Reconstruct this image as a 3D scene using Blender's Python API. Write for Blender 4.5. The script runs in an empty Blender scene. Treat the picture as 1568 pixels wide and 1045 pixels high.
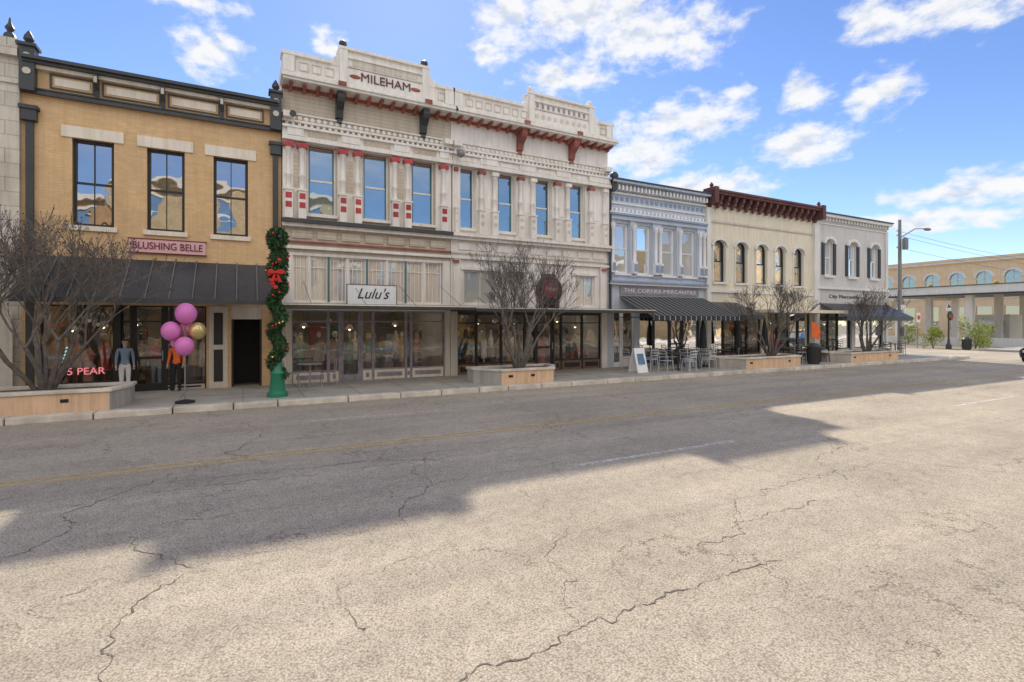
import bpy, bmesh, math, random
from mathutils import Vector, Matrix, noise
random.seed(11)
sc = bpy.context.scene
COL = sc.collection
FY = 18.5   # facade plane of the row of shops

# ------------------------------------------------------------------ materials
MATS = {}
def nodes(name):
    m = bpy.data.materials.new(name); m.use_nodes = True
    nt = m.node_tree; nt.nodes.clear()
    return m, nt, nt.nodes, nt.links
def clampc(c, k): return (min(1, c[0]*k), min(1, c[1]*k), min(1, c[2]*k), 1)

def M(name, col, rough=0.75, var=0.12, scale=1.2, bump=0.15, bscale=45, metal=0.0, streak=0.12, brick=None):
    m, nt, N, L = nodes(name)
    out = N.new('ShaderNodeOutputMaterial'); p = N.new('ShaderNodeBsdfPrincipled')
    L.new(p.outputs[0], out.inputs[0])
    g = N.new('ShaderNodeNewGeometry')
    n1 = N.new('ShaderNodeTexNoise'); n1.inputs['Scale'].default_value = scale; n1.inputs['Detail'].default_value = 5
    L.new(g.outputs['Position'], n1.inputs['Vector'])
    r = N.new('ShaderNodeValToRGB')
    r.color_ramp.elements[0].position = 0.3; r.color_ramp.elements[1].position = 0.7
    r.color_ramp.elements[0].color = clampc(col, 1-var); r.color_ramp.elements[1].color = clampc(col, 1+var)
    L.new(n1.outputs['Fac'], r.inputs[0])
    cur = r.outputs[0]
    if streak > 0:
        mp = N.new('ShaderNodeMapping'); mp.inputs['Scale'].default_value = (6, 6, 0.6)
        L.new(g.outputs['Position'], mp.inputs['Vector'])
        n2 = N.new('ShaderNodeTexNoise'); n2.inputs['Scale'].default_value = 1.0; n2.inputs['Detail'].default_value = 6
        n2.inputs['Roughness'].default_value = 0.7
        L.new(mp.outputs[0], n2.inputs['Vector'])
        r2 = N.new('ShaderNodeValToRGB'); r2.color_ramp.elements[0].position = 0.32; r2.color_ramp.elements[1].position = 0.56
        v = 1-streak*2
        r2.color_ramp.elements[0].color = (v, v*0.97, v*0.93, 1); r2.color_ramp.elements[1].color = (1, 1, 1, 1)
        L.new(n2.outputs['Fac'], r2.inputs[0])
        mx = N.new('ShaderNodeMixRGB'); mx.blend_type = 'MULTIPLY'; mx.inputs[0].default_value = 1
        L.new(cur, mx.inputs[1]); L.new(r2.outputs[0], mx.inputs[2]); cur = mx.outputs[0]
    if brick:
        sx = N.new('ShaderNodeSeparateXYZ'); L.new(g.outputs['Position'], sx.inputs[0])
        ad = N.new('ShaderNodeMath'); ad.operation = 'ADD'; L.new(sx.outputs[0], ad.inputs[0]); L.new(sx.outputs[1], ad.inputs[1])
        cb = N.new('ShaderNodeCombineXYZ'); L.new(ad.outputs[0], cb.inputs[0]); L.new(sx.outputs[2], cb.inputs[1])
        bt = N.new('ShaderNodeTexBrick'); bt.inputs['Scale'].default_value = 1.0
        bt.inputs['Brick Width'].default_value = brick[0]; bt.inputs['Row Height'].default_value = brick[1]
        bt.inputs['Mortar Size'].default_value = brick[2]; bt.inputs['Mortar Smooth'].default_value = 0.3
        k = brick[3]
        bt.inputs['Color1'].default_value = (1, 1, 1, 1); bt.inputs['Color2'].default_value = (0.90, 0.88, 0.86, 1)
        bt.inputs['Mortar'].default_value = (k, k, k, 1)
        L.new(cb.outputs[0], bt.inputs['Vector'])
        mx = N.new('ShaderNodeMixRGB'); mx.blend_type = 'MULTIPLY'; mx.inputs[0].default_value = 1
        L.new(cur, mx.inputs[1]); L.new(bt.outputs['Color'], mx.inputs[2]); cur = mx.outputs[0]
    L.new(cur, p.inputs['Base Color'])
    p.inputs['Roughness'].default_value = rough; p.inputs['Metallic'].default_value = metal
    if bump > 0:
        n3 = N.new('ShaderNodeTexNoise'); n3.inputs['Scale'].default_value = bscale; n3.inputs['Detail'].default_value = 2
        L.new(g.outputs['Position'], n3.inputs['Vector'])
        b = N.new('ShaderNodeBump'); b.inputs['Strength'].default_value = bump; b.inputs['Distance'].default_value = 0.01
        L.new(n3.outputs['Fac'], b.inputs['Height']); L.new(b.outputs[0], p.inputs['Normal'])
    MATS[name] = m
    return m

def glass_mat(name, refl, tint, transp, wav=0.02, gcol=(0.95, 0.97, 1, 1)):
    m, nt, N, L = nodes(name)
    out = N.new('ShaderNodeOutputMaterial')
    gl = N.new('ShaderNodeBsdfGlossy'); gl.inputs['Roughness'].default_value = 0.015; gl.inputs['Color'].default_value = gcol
    if transp:
        base = N.new('ShaderNodeBsdfTransparent'); base.inputs['Color'].default_value = tint
    else:
        base = N.new('ShaderNodeBsdfDiffuse'); base.inputs['Color'].default_value = tint
    fr = N.new('ShaderNodeFresnel'); fr.inputs['IOR'].default_value = 1.5
    ad = N.new('ShaderNodeMath'); ad.operation = 'ADD'; ad.use_clamp = True; ad.inputs[1].default_value = refl
    L.new(fr.outputs[0], ad.inputs[0])
    mx = N.new('ShaderNodeMixShader'); L.new(ad.outputs[0], mx.inputs[0]); L.new(base.outputs[0], mx.inputs[1]); L.new(gl.outputs[0], mx.inputs[2])
    g = N.new('ShaderNodeNewGeometry')
    n3 = N.new('ShaderNodeTexNoise'); n3.inputs['Scale'].default_value = 1.6; n3.inputs['Detail'].default_value = 1
    L.new(g.outputs['Position'], n3.inputs['Vector'])
    b = N.new('ShaderNodeBump'); b.inputs['Strength'].default_value = 1.0; b.inputs['Distance'].default_value = wav
    L.new(n3.outputs['Fac'], b.inputs['Height']); L.new(b.outputs[0], gl.inputs['Normal'])
    L.new(mx.outputs[0], out.inputs[0])
    MATS[name] = m

def emis(name, col, s):
    m, nt, N, L = nodes(name)
    out = N.new('ShaderNodeOutputMaterial'); e = N.new('ShaderNodeEmission')
    e.inputs[0].default_value = col; e.inputs[1].default_value = s; L.new(e.outputs[0], out.inputs[0]); MATS[name] = m

M('tan_brick', (0.73, 0.50, 0.27, 1), brick=(0.22, 0.075, 0.006, 0.82), var=0.09, streak=0.05)
M('cream_lintel', (0.82, 0.75, 0.64, 1), var=0.06, streak=0.08)
M('dark_metal', (0.05, 0.055, 0.058, 1), rough=0.45, var=0.2, streak=0.1)
M('awning_metal', (0.055, 0.06, 0.07, 1), rough=0.38, var=0.15, streak=0.1)
M('awning_seam', (0.15, 0.16, 0.17, 1), rough=0.4, var=0.15, streak=0.1)
M('black_frame', (0.02, 0.02, 0.02, 1), rough=0.5, streak=0)
M('stone_old', (0.66, 0.62, 0.54, 1), brick=(0.75, 0.38, 0.015, 0.62), var=0.16, streak=0.12, bump=0.5, bscale=14)
M('siding_cream', (0.64, 0.565, 0.455, 1), brick=(60, 0.13, 0.008, 0.62), var=0.06, streak=0.08)
M('white_paint', (0.84, 0.805, 0.755, 1), var=0.05, streak=0.09)
M('white_paint_b', (0.86, 0.825, 0.785, 1), var=0.05, streak=0.08)
M('red_paint', (0.46, 0.06, 0.07, 1), var=0.2, streak=0.1)
M('rust_red', (0.34, 0.11, 0.09, 1), var=0.3, streak=0.12)
M('blue_grey', (0.56, 0.62, 0.72, 1), var=0.05, streak=0.07)
M('blue_trim', (0.28, 0.38, 0.55, 1), var=0.1, streak=0.1)
M('white_trim', (0.84, 0.85, 0.86, 1), var=0.04, streak=0.06)
M('cream_wall', (0.80, 0.74, 0.59, 1), var=0.05, streak=0.07)
M('maroon', (0.15, 0.065, 0.06, 1), var=0.2, streak=0.1)
M('grey_wall', (0.63, 0.62, 0.61, 1), var=0.05, streak=0.07)
M('grey_trim', (0.78, 0.78, 0.76, 1), var=0.05, streak=0.06)
M('beige_door', (0.66, 0.61, 0.53, 1), var=0.06)
M('teal_paint', (0.10, 0.21, 0.23, 1), var=0.1)
M('roofing', (0.30, 0.29, 0.28, 1), rough=0.95)
M('interior_dark', (0.06, 0.05, 0.045, 1), streak=0)
M('interior_wall', (0.26, 0.21, 0.165, 1), streak=0, var=0.35, scale=0.8)
M('interior_floor', (0.20, 0.14, 0.09, 1), streak=0)
M('sign_pink', (0.74, 0.46, 0.47, 1), streak=0, var=0.04)
M('sign_text_dark', (0.16, 0.02, 0.04, 1), streak=0)
M('sign_white', (0.84, 0.87, 0.90, 1), streak=0.03, var=0.02)
M('sign_black', (0.015, 0.015, 0.018, 1), streak=0)
M('planter_salmon', (0.74, 0.52, 0.35, 1), var=0.1, streak=0.12)
M('planter_stone', (0.46, 0.44, 0.40, 1), var=0.15, streak=0.12, bump=0.4, bscale=20)
M('soil', (0.10, 0.07, 0.05, 1), bump=1, bscale=15, streak=0)
M('bark', (0.15, 0.13, 0.115, 1), var=0.35, scale=8, bump=0.5, streak=0)
M('pod', (0.07, 0.045, 0.03, 1), streak=0)
M('garland', (0.04, 0.10, 0.035, 1), var=0.5, scale=9, streak=0, rough=0.6)
M('bush_leaf', (0.26, 0.32, 0.03, 1), var=0.5, scale=3, streak=0, rough=0.6)
M('tree_leaf', (0.06, 0.085, 0.035, 1), var=0.4, scale=0.4, streak=0, rough=0.8)
M('pole_green', (0.02, 0.20, 0.11, 1), rough=0.4, streak=0)
M('ribbon_red', (0.60, 0.015, 0.02, 1), rough=0.35, streak=0, bump=0)
M('gold', (0.75, 0.5, 0.15, 1), rough=0.25, metal=0.7, streak=0, bump=0)
M('balloon_purple', (0.70, 0.20, 0.56, 1), rough=0.22, streak=0, bump=0, var=0.05)
M('balloon_pink', (0.82, 0.26, 0.50, 1), rough=0.22, streak=0, bump=0, var=0.05)
M('balloon_gold', (0.62, 0.50, 0.22, 1), rough=0.2, metal=0.5, streak=0, bump=0)
M('curb_concrete', (0.62, 0.58, 0.51, 1), var=0.25, scale=2.5, streak=0.0, bump=0.5, bscale=30)
M('pole_steel', (0.28, 0.28, 0.28, 1), rough=0.5, metal=0.3)
M('pole_wood', (0.16, 0.13, 0.11, 1), rough=0.9)
M('chair_metal', (0.62, 0.64, 0.67, 1), rough=0.35, metal=0.4, streak=0)
M('orange_cloth', (0.85, 0.16, 0.03, 1), streak=0)
M('skin', (0.55, 0.38, 0.29, 1), streak=0, bump=0)
M('hair', (0.05, 0.03, 0.02, 1), streak=0)
M('denim', (0.22, 0.30, 0.42, 1), streak=0)
M('pants_white', (0.78, 0.78, 0.76, 1), streak=0)
M('cloth_red', (0.62, 0.03, 0.04, 1), streak=0)
M('cloth_black', (0.02, 0.02, 0.025, 1), streak=0)
M('bank_sand', (0.86, 0.64, 0.40, 1), var=0.06, streak=0.05)
M('bank_white', (0.84, 0.80, 0.72, 1), var=0.05, streak=0.05)
M('opp_brick', (0.50, 0.30, 0.14, 1), brick=(0.22, 0.075, 0.008, 0.75), var=0.12)
M('opp_stone', (0.62, 0.46, 0.26, 1), brick=(0.8, 0.4, 0.015, 0.7), var=0.12)
M('car_paint', (0.03, 0.035, 0.045, 1), rough=0.2, streak=0, bump=0, metal=0.4)
M('tire', (0.02, 0.02, 0.02, 1), rough=0.9, streak=0)
M('hub', (0.5, 0.5, 0.5, 1), rough=0.3, metal=0.8, streak=0)
M('lamp_red', (0.5, 0.02, 0.02, 1), rough=0.3, streak=0)
M('lamp_clear', (0.7, 0.7, 0.7, 1), rough=0.2, streak=0)
M('round_sign_red', (0.16, 0.012, 0.015, 1), rough=0.5, streak=0)
goods = []
for i, c in enumerate([(0.6,0.55,0.48),(0.10,0.22,0.36),(0.55,0.10,0.08),(0.8,0.78,0.74),(0.10,0.24,0.14),(0.55,0.36,0.12),(0.30,0.28,0.32),(0.7,0.36,0.30),(0.20,0.12,0.08)]):
    M('goods_%d' % i, (*c, 1), streak=0, var=0.25, scale=5, bump=0); goods.append('goods_%d' % i)
glass_mat('glass_upper', 0.40, (0.03, 0.035, 0.04, 1), False, 0.007)
glass_mat('glass_blue', 0.36, (0.08, 0.14, 0.18, 1), False, 0.006, (0.80, 0.93, 1, 1))
glass_mat('glass_blind', 0.20, (0.50, 0.52, 0.52, 1), False, 0.005)
glass_mat('glass_shop', 0.055, (0.94, 0.96, 0.95, 1), True, 0.005)
glass_mat('glass_car', 0.2, (0.02, 0.02, 0.02, 1), False, 0.0)
emis('neon_pink', (1, 0.28, 0.30, 1), 0.9)
emis('neon_blue', (0.35, 0.9, 0.9, 1), 0.8)
emis('ceiling_lamp', (1, 0.86, 0.66, 1), 6.0)
emis('bulb', (1, 0.8, 0.5, 1), 4.0)

# striped awning cloth
m, nt, N, L = nodes('striped_cloth')
out = N.new('ShaderNodeOutputMaterial'); p = N.new('ShaderNodeBsdfPrincipled'); L.new(p.outputs[0], out.inputs[0])
g = N.new('ShaderNodeNewGeometry'); sx = N.new('ShaderNodeSeparateXYZ'); L.new(g.outputs['Position'], sx.inputs[0])
a = N.new('ShaderNodeMath'); a.operation = 'MULTIPLY'; a.inputs[1].default_value = 3.2; L.new(sx.outputs[0], a.inputs[0])
b = N.new('ShaderNodeMath'); b.operation = 'FRACT'; L.new(a.outputs[0], b.inputs[0])
c = N.new('ShaderNodeMath'); c.operation = 'GREATER_THAN'; c.inputs[1].default_value = 0.84; L.new(b.outputs[0], c.inputs[0])
mx = N.new('ShaderNodeMixRGB'); mx.inputs[1].default_value = (0.03, 0.034, 0.038, 1); mx.inputs[2].default_value = (0.34, 0.35, 0.35, 1)
L.new(c.outputs[0], mx.inputs[0]); L.new(mx.outputs[0], p.inputs['Base Color']); p.inputs['Roughness'].default_value = 0.8
MATS['striped_cloth'] = m

# road surface
def road_mat(name, base):
    m, nt, N, L = nodes(name)
    out = N.new('ShaderNodeOutputMaterial'); p = N.new('ShaderNodeBsdfPrincipled'); L.new(p.outputs[0], out.inputs[0])
    p.inputs['Roughness'].default_value = 0.95
    try: p.inputs['Specular IOR Level'].default_value = 0.25
    except Exception: pass
    g = N.new('ShaderNodeNewGeometry'); P = g.outputs['Position']
    def noi(scale, det=4, rough=0.6, mapscale=None):
        n = N.new('ShaderNodeTexNoise'); n.inputs['Scale'].default_value = scale; n.inputs['Detail'].default_value = det
        n.inputs['Roughness'].default_value = rough
        if mapscale:
            mp = N.new('ShaderNodeMapping'); mp.inputs['Scale'].default_value = mapscale
            L.new(P, mp.inputs['Vector']); L.new(mp.outputs[0], n.inputs['Vector'])
        else: L.new(P, n.inputs['Vector'])
        return n.outputs['Fac']
    def ramp(fac, p0, p1, c0, c1):
        r = N.new('ShaderNodeValToRGB'); r.color_ramp.elements[0].position = p0; r.color_ramp.elements[1].position = p1
        r.color_ramp.elements[0].color = (*c0, 1); r.color_ramp.elements[1].color = (*c1, 1); L.new(fac, r.inputs[0]); return r.outputs[0]
    def mul(a_, b_, fac=1.0):
        x = N.new('ShaderNodeMixRGB'); x.blend_type = 'MULTIPLY'; x.inputs[0].default_value = fac
        L.new(a_, x.inputs[1]); L.new(b_, x.inputs[2]); return x.outputs[0]
    c0 = ramp(noi(0.35, 6), 0.3, 0.7, tuple(v*0.84 for v in base), tuple(v*1.10 for v in base))
    lanes = ramp(noi(1.0, 4, 0.6, (0.05, 1.0, 1)), 0.35, 0.65, (0.80, 0.80, 0.83), (1, 1, 1))
    c1 = mul(c0, lanes)
    mott = ramp(noi(5.5, 6, 0.7), 0.34, 0.60, (0.84, 0.83, 0.82), (1, 1, 1))
    c1 = mul(c1, mott)
    vor = N.new('ShaderNodeTexVoronoi'); vor.inputs['Scale'].default_value = 62; L.new(P, vor.inputs['Vector'])
    ag = ramp(vor.outputs['Distance'], 0.25, 0.85, (1.0, 1.0, 1.0), (0.44, 0.42, 0.39))
    c2 = mul(c1, ag, 0.85)
    sp = ramp(noi(120, 3, 0.8), 0.36, 0.60, (0.55, 0.54, 0.52), (1.0, 1.0, 1.0))
    c3 = mul(c2, sp, 0.85)
    spots = ramp(noi(2.2, 8, 0.75), 0.30, 0.42, (0.70, 0.70, 0.70), (1, 1, 1))
    c4 = mul(c3, spots, 0.7)
    wn = N.new('ShaderNodeTexNoise'); wn.inputs['Scale'].default_value = 1.1; wn.inputs['Detail'].default_value = 6; wn.inputs['Roughness'].default_value = 0.65
    L.new(P, wn.inputs['Vector'])
    vm = N.new('ShaderNodeVectorMath'); vm.operation = 'SCALE'; vm.inputs['Scale'].default_value = 2.2; L.new(wn.outputs['Color'], vm.inputs[0])
    va = N.new('ShaderNodeVectorMath'); va.operation = 'ADD'; L.new(P, va.inputs[0]); L.new(vm.outputs[0], va.inputs[1])
    ve = N.new('ShaderNodeTexVoronoi'); ve.feature = 'DISTANCE_TO_EDGE'; ve.inputs['Scale'].default_value = 0.28; L.new(va.outputs[0], ve.inputs['Vector'])
    cr = N.new('ShaderNodeMapRange'); cr.inputs['From Min'].default_value = 0.001; cr.inputs['From Max'].default_value = 0.005; L.new(ve.outputs['Distance'], cr.inputs['Value'])
    mk = N.new('ShaderNodeMapRange'); mk.inputs['From Min'].default_value = 0.44; mk.inputs['From Max'].default_value = 0.56; mk.inputs['To Min'].default_value = 1.0; mk.inputs['To Max'].default_value = 0.0
    L.new(noi(0.5, 3), mk.inputs['Value'])
    mxm = N.new('ShaderNodeMath'); mxm.operation = 'MAXIMUM'; L.new(cr.outputs[0], mxm.inputs[0]); L.new(mk.outputs[0], mxm.inputs[1])
    cc = ramp(mxm.outputs[0], 0.0, 1.0, (0.38, 0.35, 0.32), (1, 1, 1))
    c5 = mul(c4, cc)
    L.new(c5, p.inputs['Base Color'])
    add = N.new('ShaderNodeMath'); add.operation = 'ADD'; L.new(noi(60, 3, 0.7), add.inputs[0]); L.new(vor.outputs['Distance'], add.inputs[1])
    bp = N.new('ShaderNodeBump'); bp.inputs['Strength'].default_value = 0.5; bp.inputs['Distance'].default_value = 0.006
    L.new(add.outputs[0], bp.inputs['Height']); L.new(bp.outputs[0], p.inputs['Normal'])
    MATS[name] = m
road_mat('asphalt', (0.775, 0.695, 0.565))
M('sidewalk_concrete', (0.42, 0.40, 0.36, 1), var=0.15, scale=1.5, streak=0, bump=0.3)
M('ground_earth', (0.26, 0.22, 0.15, 1), var=0.3, scale=0.05, streak=0)
M('crack_dark', (0.11, 0.09, 0.075, 1), streak=0, var=0.3, bump=0)

def paint_mat(name, col, lo, hi):
    m, nt, N, L = nodes(name)
    out = N.new('ShaderNodeOutputMaterial'); p = N.new('ShaderNodeBsdfPrincipled'); t = N.new('ShaderNodeBsdfTransparent'); mx = N.new('ShaderNodeMixShader')
    p.inputs['Base Color'].default_value = col; p.inputs['Roughness'].default_value = 0.8
    g = N.new('ShaderNodeNewGeometry'); n = N.new('ShaderNodeTexNoise'); n.inputs['Scale'].default_value = 9; n.inputs['Detail'].default_value = 8; n.inputs['Roughness'].default_value = 0.8
    L.new(g.outputs['Position'], n.inputs['Vector'])
    mr = N.new('ShaderNodeMapRange'); mr.inputs['From Min'].default_value = lo; mr.inputs['From Max'].default_value = hi; L.new(n.outputs['Fac'], mr.inputs['Value'])
    L.new(mr.outputs[0], mx.inputs[0]); L.new(t.outputs[0], mx.inputs[1]); L.new(p.outputs[0], mx.inputs[2]); L.new(mx.outputs[0], out.inputs[0])
    MATS[name] = m
paint_mat('paint_white', (0.78, 0.74, 0.67, 1), 0.38, 0.62)
paint_mat('paint_yellow', (0.70, 0.52, 0.22, 1), 0.34, 0.70)

# ------------------------------------------------------------------ builder
class G:
    def __init__(s, name, parent_empty=True):
        s.name = name; s.e = bpy.data.objects.new(name, None); COL.objects.link(s.e); s.e.empty_display_size = 0.3
        s.parts = {}
    def _p(s, part, mat, smooth=False):
        k = (part, mat)
        if k not in s.parts: s.parts[k] = [[], [], smooth]
        return s.parts[k]
    def add(s, part, mat, vs, fs, smooth=False):
        P = s._p(part, mat, smooth); o = len(P[0]); P[0].extend(vs); P[1].extend([tuple(i+o for i in f) for f in fs])
    def box(s, part, mat, x0, x1, y0, y1, z0, z1):
        vs = [(x, y, z) for z in (z0, z1) for y in (y0, y1) for x in (x0, x1)]
        s.add(part, mat, vs, [(0,2,3,1),(4,5,7,6),(0,1,5,4),(2,6,7,3),(0,4,6,2),(1,3,7,5)])
    def prism(s, part, mat, pts, axis, c0, c1):
        n = len(pts)
        def mk(a, b, c):
            return {'y': (a, c, b), 'x': (c, a, b), 'z': (a, b, c)}[axis]
        vs = [mk(a, b, c0) for a, b in pts]+[mk(a, b, c1) for a, b in pts]
        fs = [tuple(range(n)), tuple(range(2*n-1, n-1, -1))]+[(i, (i+1) % n, n+(i+1) % n, n+i) for i in range(n)]
        s.add(part, mat, vs, fs)
    def tube(s, part, mat, p0, p1, r0, r1, n=8, cap=True):
        p0 = Vector(p0); p1 = Vector(p1); d = (p1-p0)
        if d.length < 1e-6: return
        q = d.to_track_quat('Z', 'Y'); vs = []
        for pp, r in ((p0, r0), (p1, r1)):
            for i in range(n):
                a = 2*math.pi*i/n; vs.append(tuple(pp+q@Vector((math.cos(a)*r, math.sin(a)*r, 0))))
        fs = [(i, (i+1) % n, n+(i+1) % n, n+i) for i in range(n)]
        if cap: fs += [tuple(range(n-1, -1, -1)), tuple(range(n, 2*n))]
        s.add(part, mat, vs, fs, True)
    def lathe(s, part, mat, cx, cy, prof, n=16):
        vs = []; fs = []
        for r, z in prof:
            for i in range(n):
                a = 2*math.pi*i/n; vs.append((cx+math.cos(a)*r, cy+math.sin(a)*r, z))
        for j in range(len(prof)-1):
            for i in range(n):
                fs.append((j*n+i, j*n+(i+1) % n, (j+1)*n+(i+1) % n, (j+1)*n+i))
        fs += [tuple(range(n-1, -1, -1)), tuple(range((len(prof)-1)*n, len(prof)*n))]
        s.add(part, mat, vs, fs, True)
    def ball(s, part, mat, c, r, sc_=(1, 1, 1), n=14):
        vs = []; fs = []; m_ = n//2
        for j in range(m_+1):
            t = math.pi*j/m_
            for i in range(n):
                a = 2*math.pi*i/n
                rr = max(math.sin(t), 0.02)
                vs.append((c[0]+r*sc_[0]*rr*math.cos(a), c[1]+r*sc_[1]*rr*math.sin(a), c[2]-r*sc_[2]*math.cos(t)))
        for j in range(m_):
            for i in range(n): fs.append((j*n+i, j*n+(i+1) % n, (j+1)*n+(i+1) % n, (j+1)*n+i))
        s.add(part, mat, vs, fs, True)
    def disc_y(s, part, mat, cx, y0, y1, cz, r, n=20):
        s.prism(part, mat, [(cx+r*math.cos(2*math.pi*i/n), cz+r*math.sin(2*math.pi*i/n)) for i in range(n)], 'y', y0, y1)
    def text(s, part, mat, body, x, y, z, size, ext=0.01, w=None, shear=0):
        cu = bpy.data.curves.new(part, 'FONT'); cu.body = body; cu.size = size; cu.extrude = ext; cu.align_x = 'CENTER'; cu.align_y = 'CENTER'
        cu.shear = shear
        o = bpy.data.objects.new(part, cu); COL.objects.link(o); o.parent = s.e
        o.location = (x, y, z); o.rotation_euler = (math.pi/2, 0, 0); cu.materials.append(MATS[mat])
        if w:
            bpy.context.view_layer.update(); o.scale.x = w/max(0.01, o.dimensions.x)
        return o
    def done(s, bevel=None):
        for (part, mat), (vs, fs, sm) in s.parts.items():
            me = bpy.data.meshes.new(part); me.from_pydata(vs, [], fs); me.update()
            bm = bmesh.new(); bm.from_mesh(me); bmesh.ops.recalc_face_normals(bm, faces=bm.faces); bm.to_mesh(me); bm.free()
            o = bpy.data.objects.new(part, me); COL.objects.link(o); o.parent = s.e; me.materials.append(MATS[mat])
            if sm:
                me.shade_smooth()
                try: me.set_sharp_from_angle(angle=math.radians(40))
                except Exception: pass
            if bevel and not sm:
                b_ = o.modifiers.new('bevel', 'BEVEL'); b_.width = bevel; b_.segments = 2; b_.limit_method = 'ANGLE'
        return s.e

# ------------------------------------------------------------------ building helpers
def wall(g, mat, u0, u1, z0, z1, wins, wz0, wz1, y0=FY, y1=FY+0.3, part='walls'):
    if wz0 > z0: g.box(part, mat, u0, u1, y0, y1, z0, wz0)
    if wz1 < z1: g.box(part, mat, u0, u1, y0, y1, wz1, z1)
    c = u0
    for a_, b_ in wins:
        if a_ > c: g.box(part, mat, c, a_, y0, y1, wz0, wz1)
        c = b_
    if c < u1: g.box(part, mat, c, u1, y0, y1, wz0, wz1)

def window(g, u0, u1, z0, z1, frame='black_frame', glass='glass_upper', fw=0.07, mid=True, y=FY+0.12, vbar=False):
    g.box('window_frames', frame, u0, u0+fw, y, y+0.1, z0, z1)
    g.box('window_frames', frame, u1-fw, u1, y, y+0.1, z0, z1)
    g.box('window_frames', frame, u0+fw, u1-fw, y, y+0.1, z0, z0+fw)
    g.box('window_frames', frame, u0+fw, u1-fw, y, y+0.1, z1-fw, z1)
    zm = (z0+z1)/2
    if mid: g.box('window_frames', frame, u0+fw, u1-fw, y+0.01, y+0.09, zm-0.03, zm+0.03)
    if vbar:
        um = (u0+u1)/2; g.box('window_frames', frame, um-0.012, um+0.012, y+0.02, y+0.08, z0+fw, z1-fw)
    # panes are set very slightly out of true, as real sashes are, so each reflects a little differently
    t = random.uniform(-0.004, 0.004)
    def pane(a_, b_, yy, c_, d_):
        g.add('window_glass', glass, [(a_, yy+t, c_), (b_, yy-t, c_), (b_, yy-t+random.uniform(-.002, .002), d_), (a_, yy+t, d_)], [(0, 1, 2, 3)])
    if mid:
        pane(u0+fw, u1-fw, y+0.04, z0+fw, zm); pane(u0+fw, u1-fw, y+0.067, zm, z1-fw)
    else: pane(u0+fw, u1-fw, y+0.055, z0+fw, z1-fw)

def mass(g, u0, u1, wallmat, ztop, zmid=2.9, par=None, yb=38, lamps=True):
    par = par or ztop+0.5
    g.box('upper_block', 'interior_dark', u0+0.02, u1-0.02, FY+0.31, FY+4, zmid, ztop-0.02)
    g.box('rear_block', wallmat, u0, u1, FY+5, yb, 0, ztop)
    g.box('side_wall', wallmat, u0, u0+0.25, FY+0.3, FY+5, 0.15, ztop)
    g.box('side_wall', wallmat, u1-0.25, u1, FY+0.3, FY+5, 0.15, ztop)
    g.box('roof', 'roofing', u0+0.25, u1-0.25, FY+0.3, FY+5, ztop, ztop+0.05)
    g.box('side_parapet', wallmat, u0+0.001, u0+0.25, FY+0.3, yb, ztop, par)
    g.box('side_parapet', wallmat, u1-0.25, u1-0.001, FY+0.3, yb, ztop, par)
    g.box('shop_floor', 'interior_floor', u0+0.25, u1-0.25, FY+0.3, FY+5, 0.1, 0.17)
    g.box('shop_back_wall', 'interior_wall', u0+0.25, u1-0.25, FY+4.2, FY+4.95, 0.17, zmid-0.01)
    if lamps:
        g.box('shop_ceiling_lamp', 'ceiling_lamp', u0+1.0, u1-1.0, FY+1.4, FY+1.5, zmid-0.07, zmid-0.02)

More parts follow.
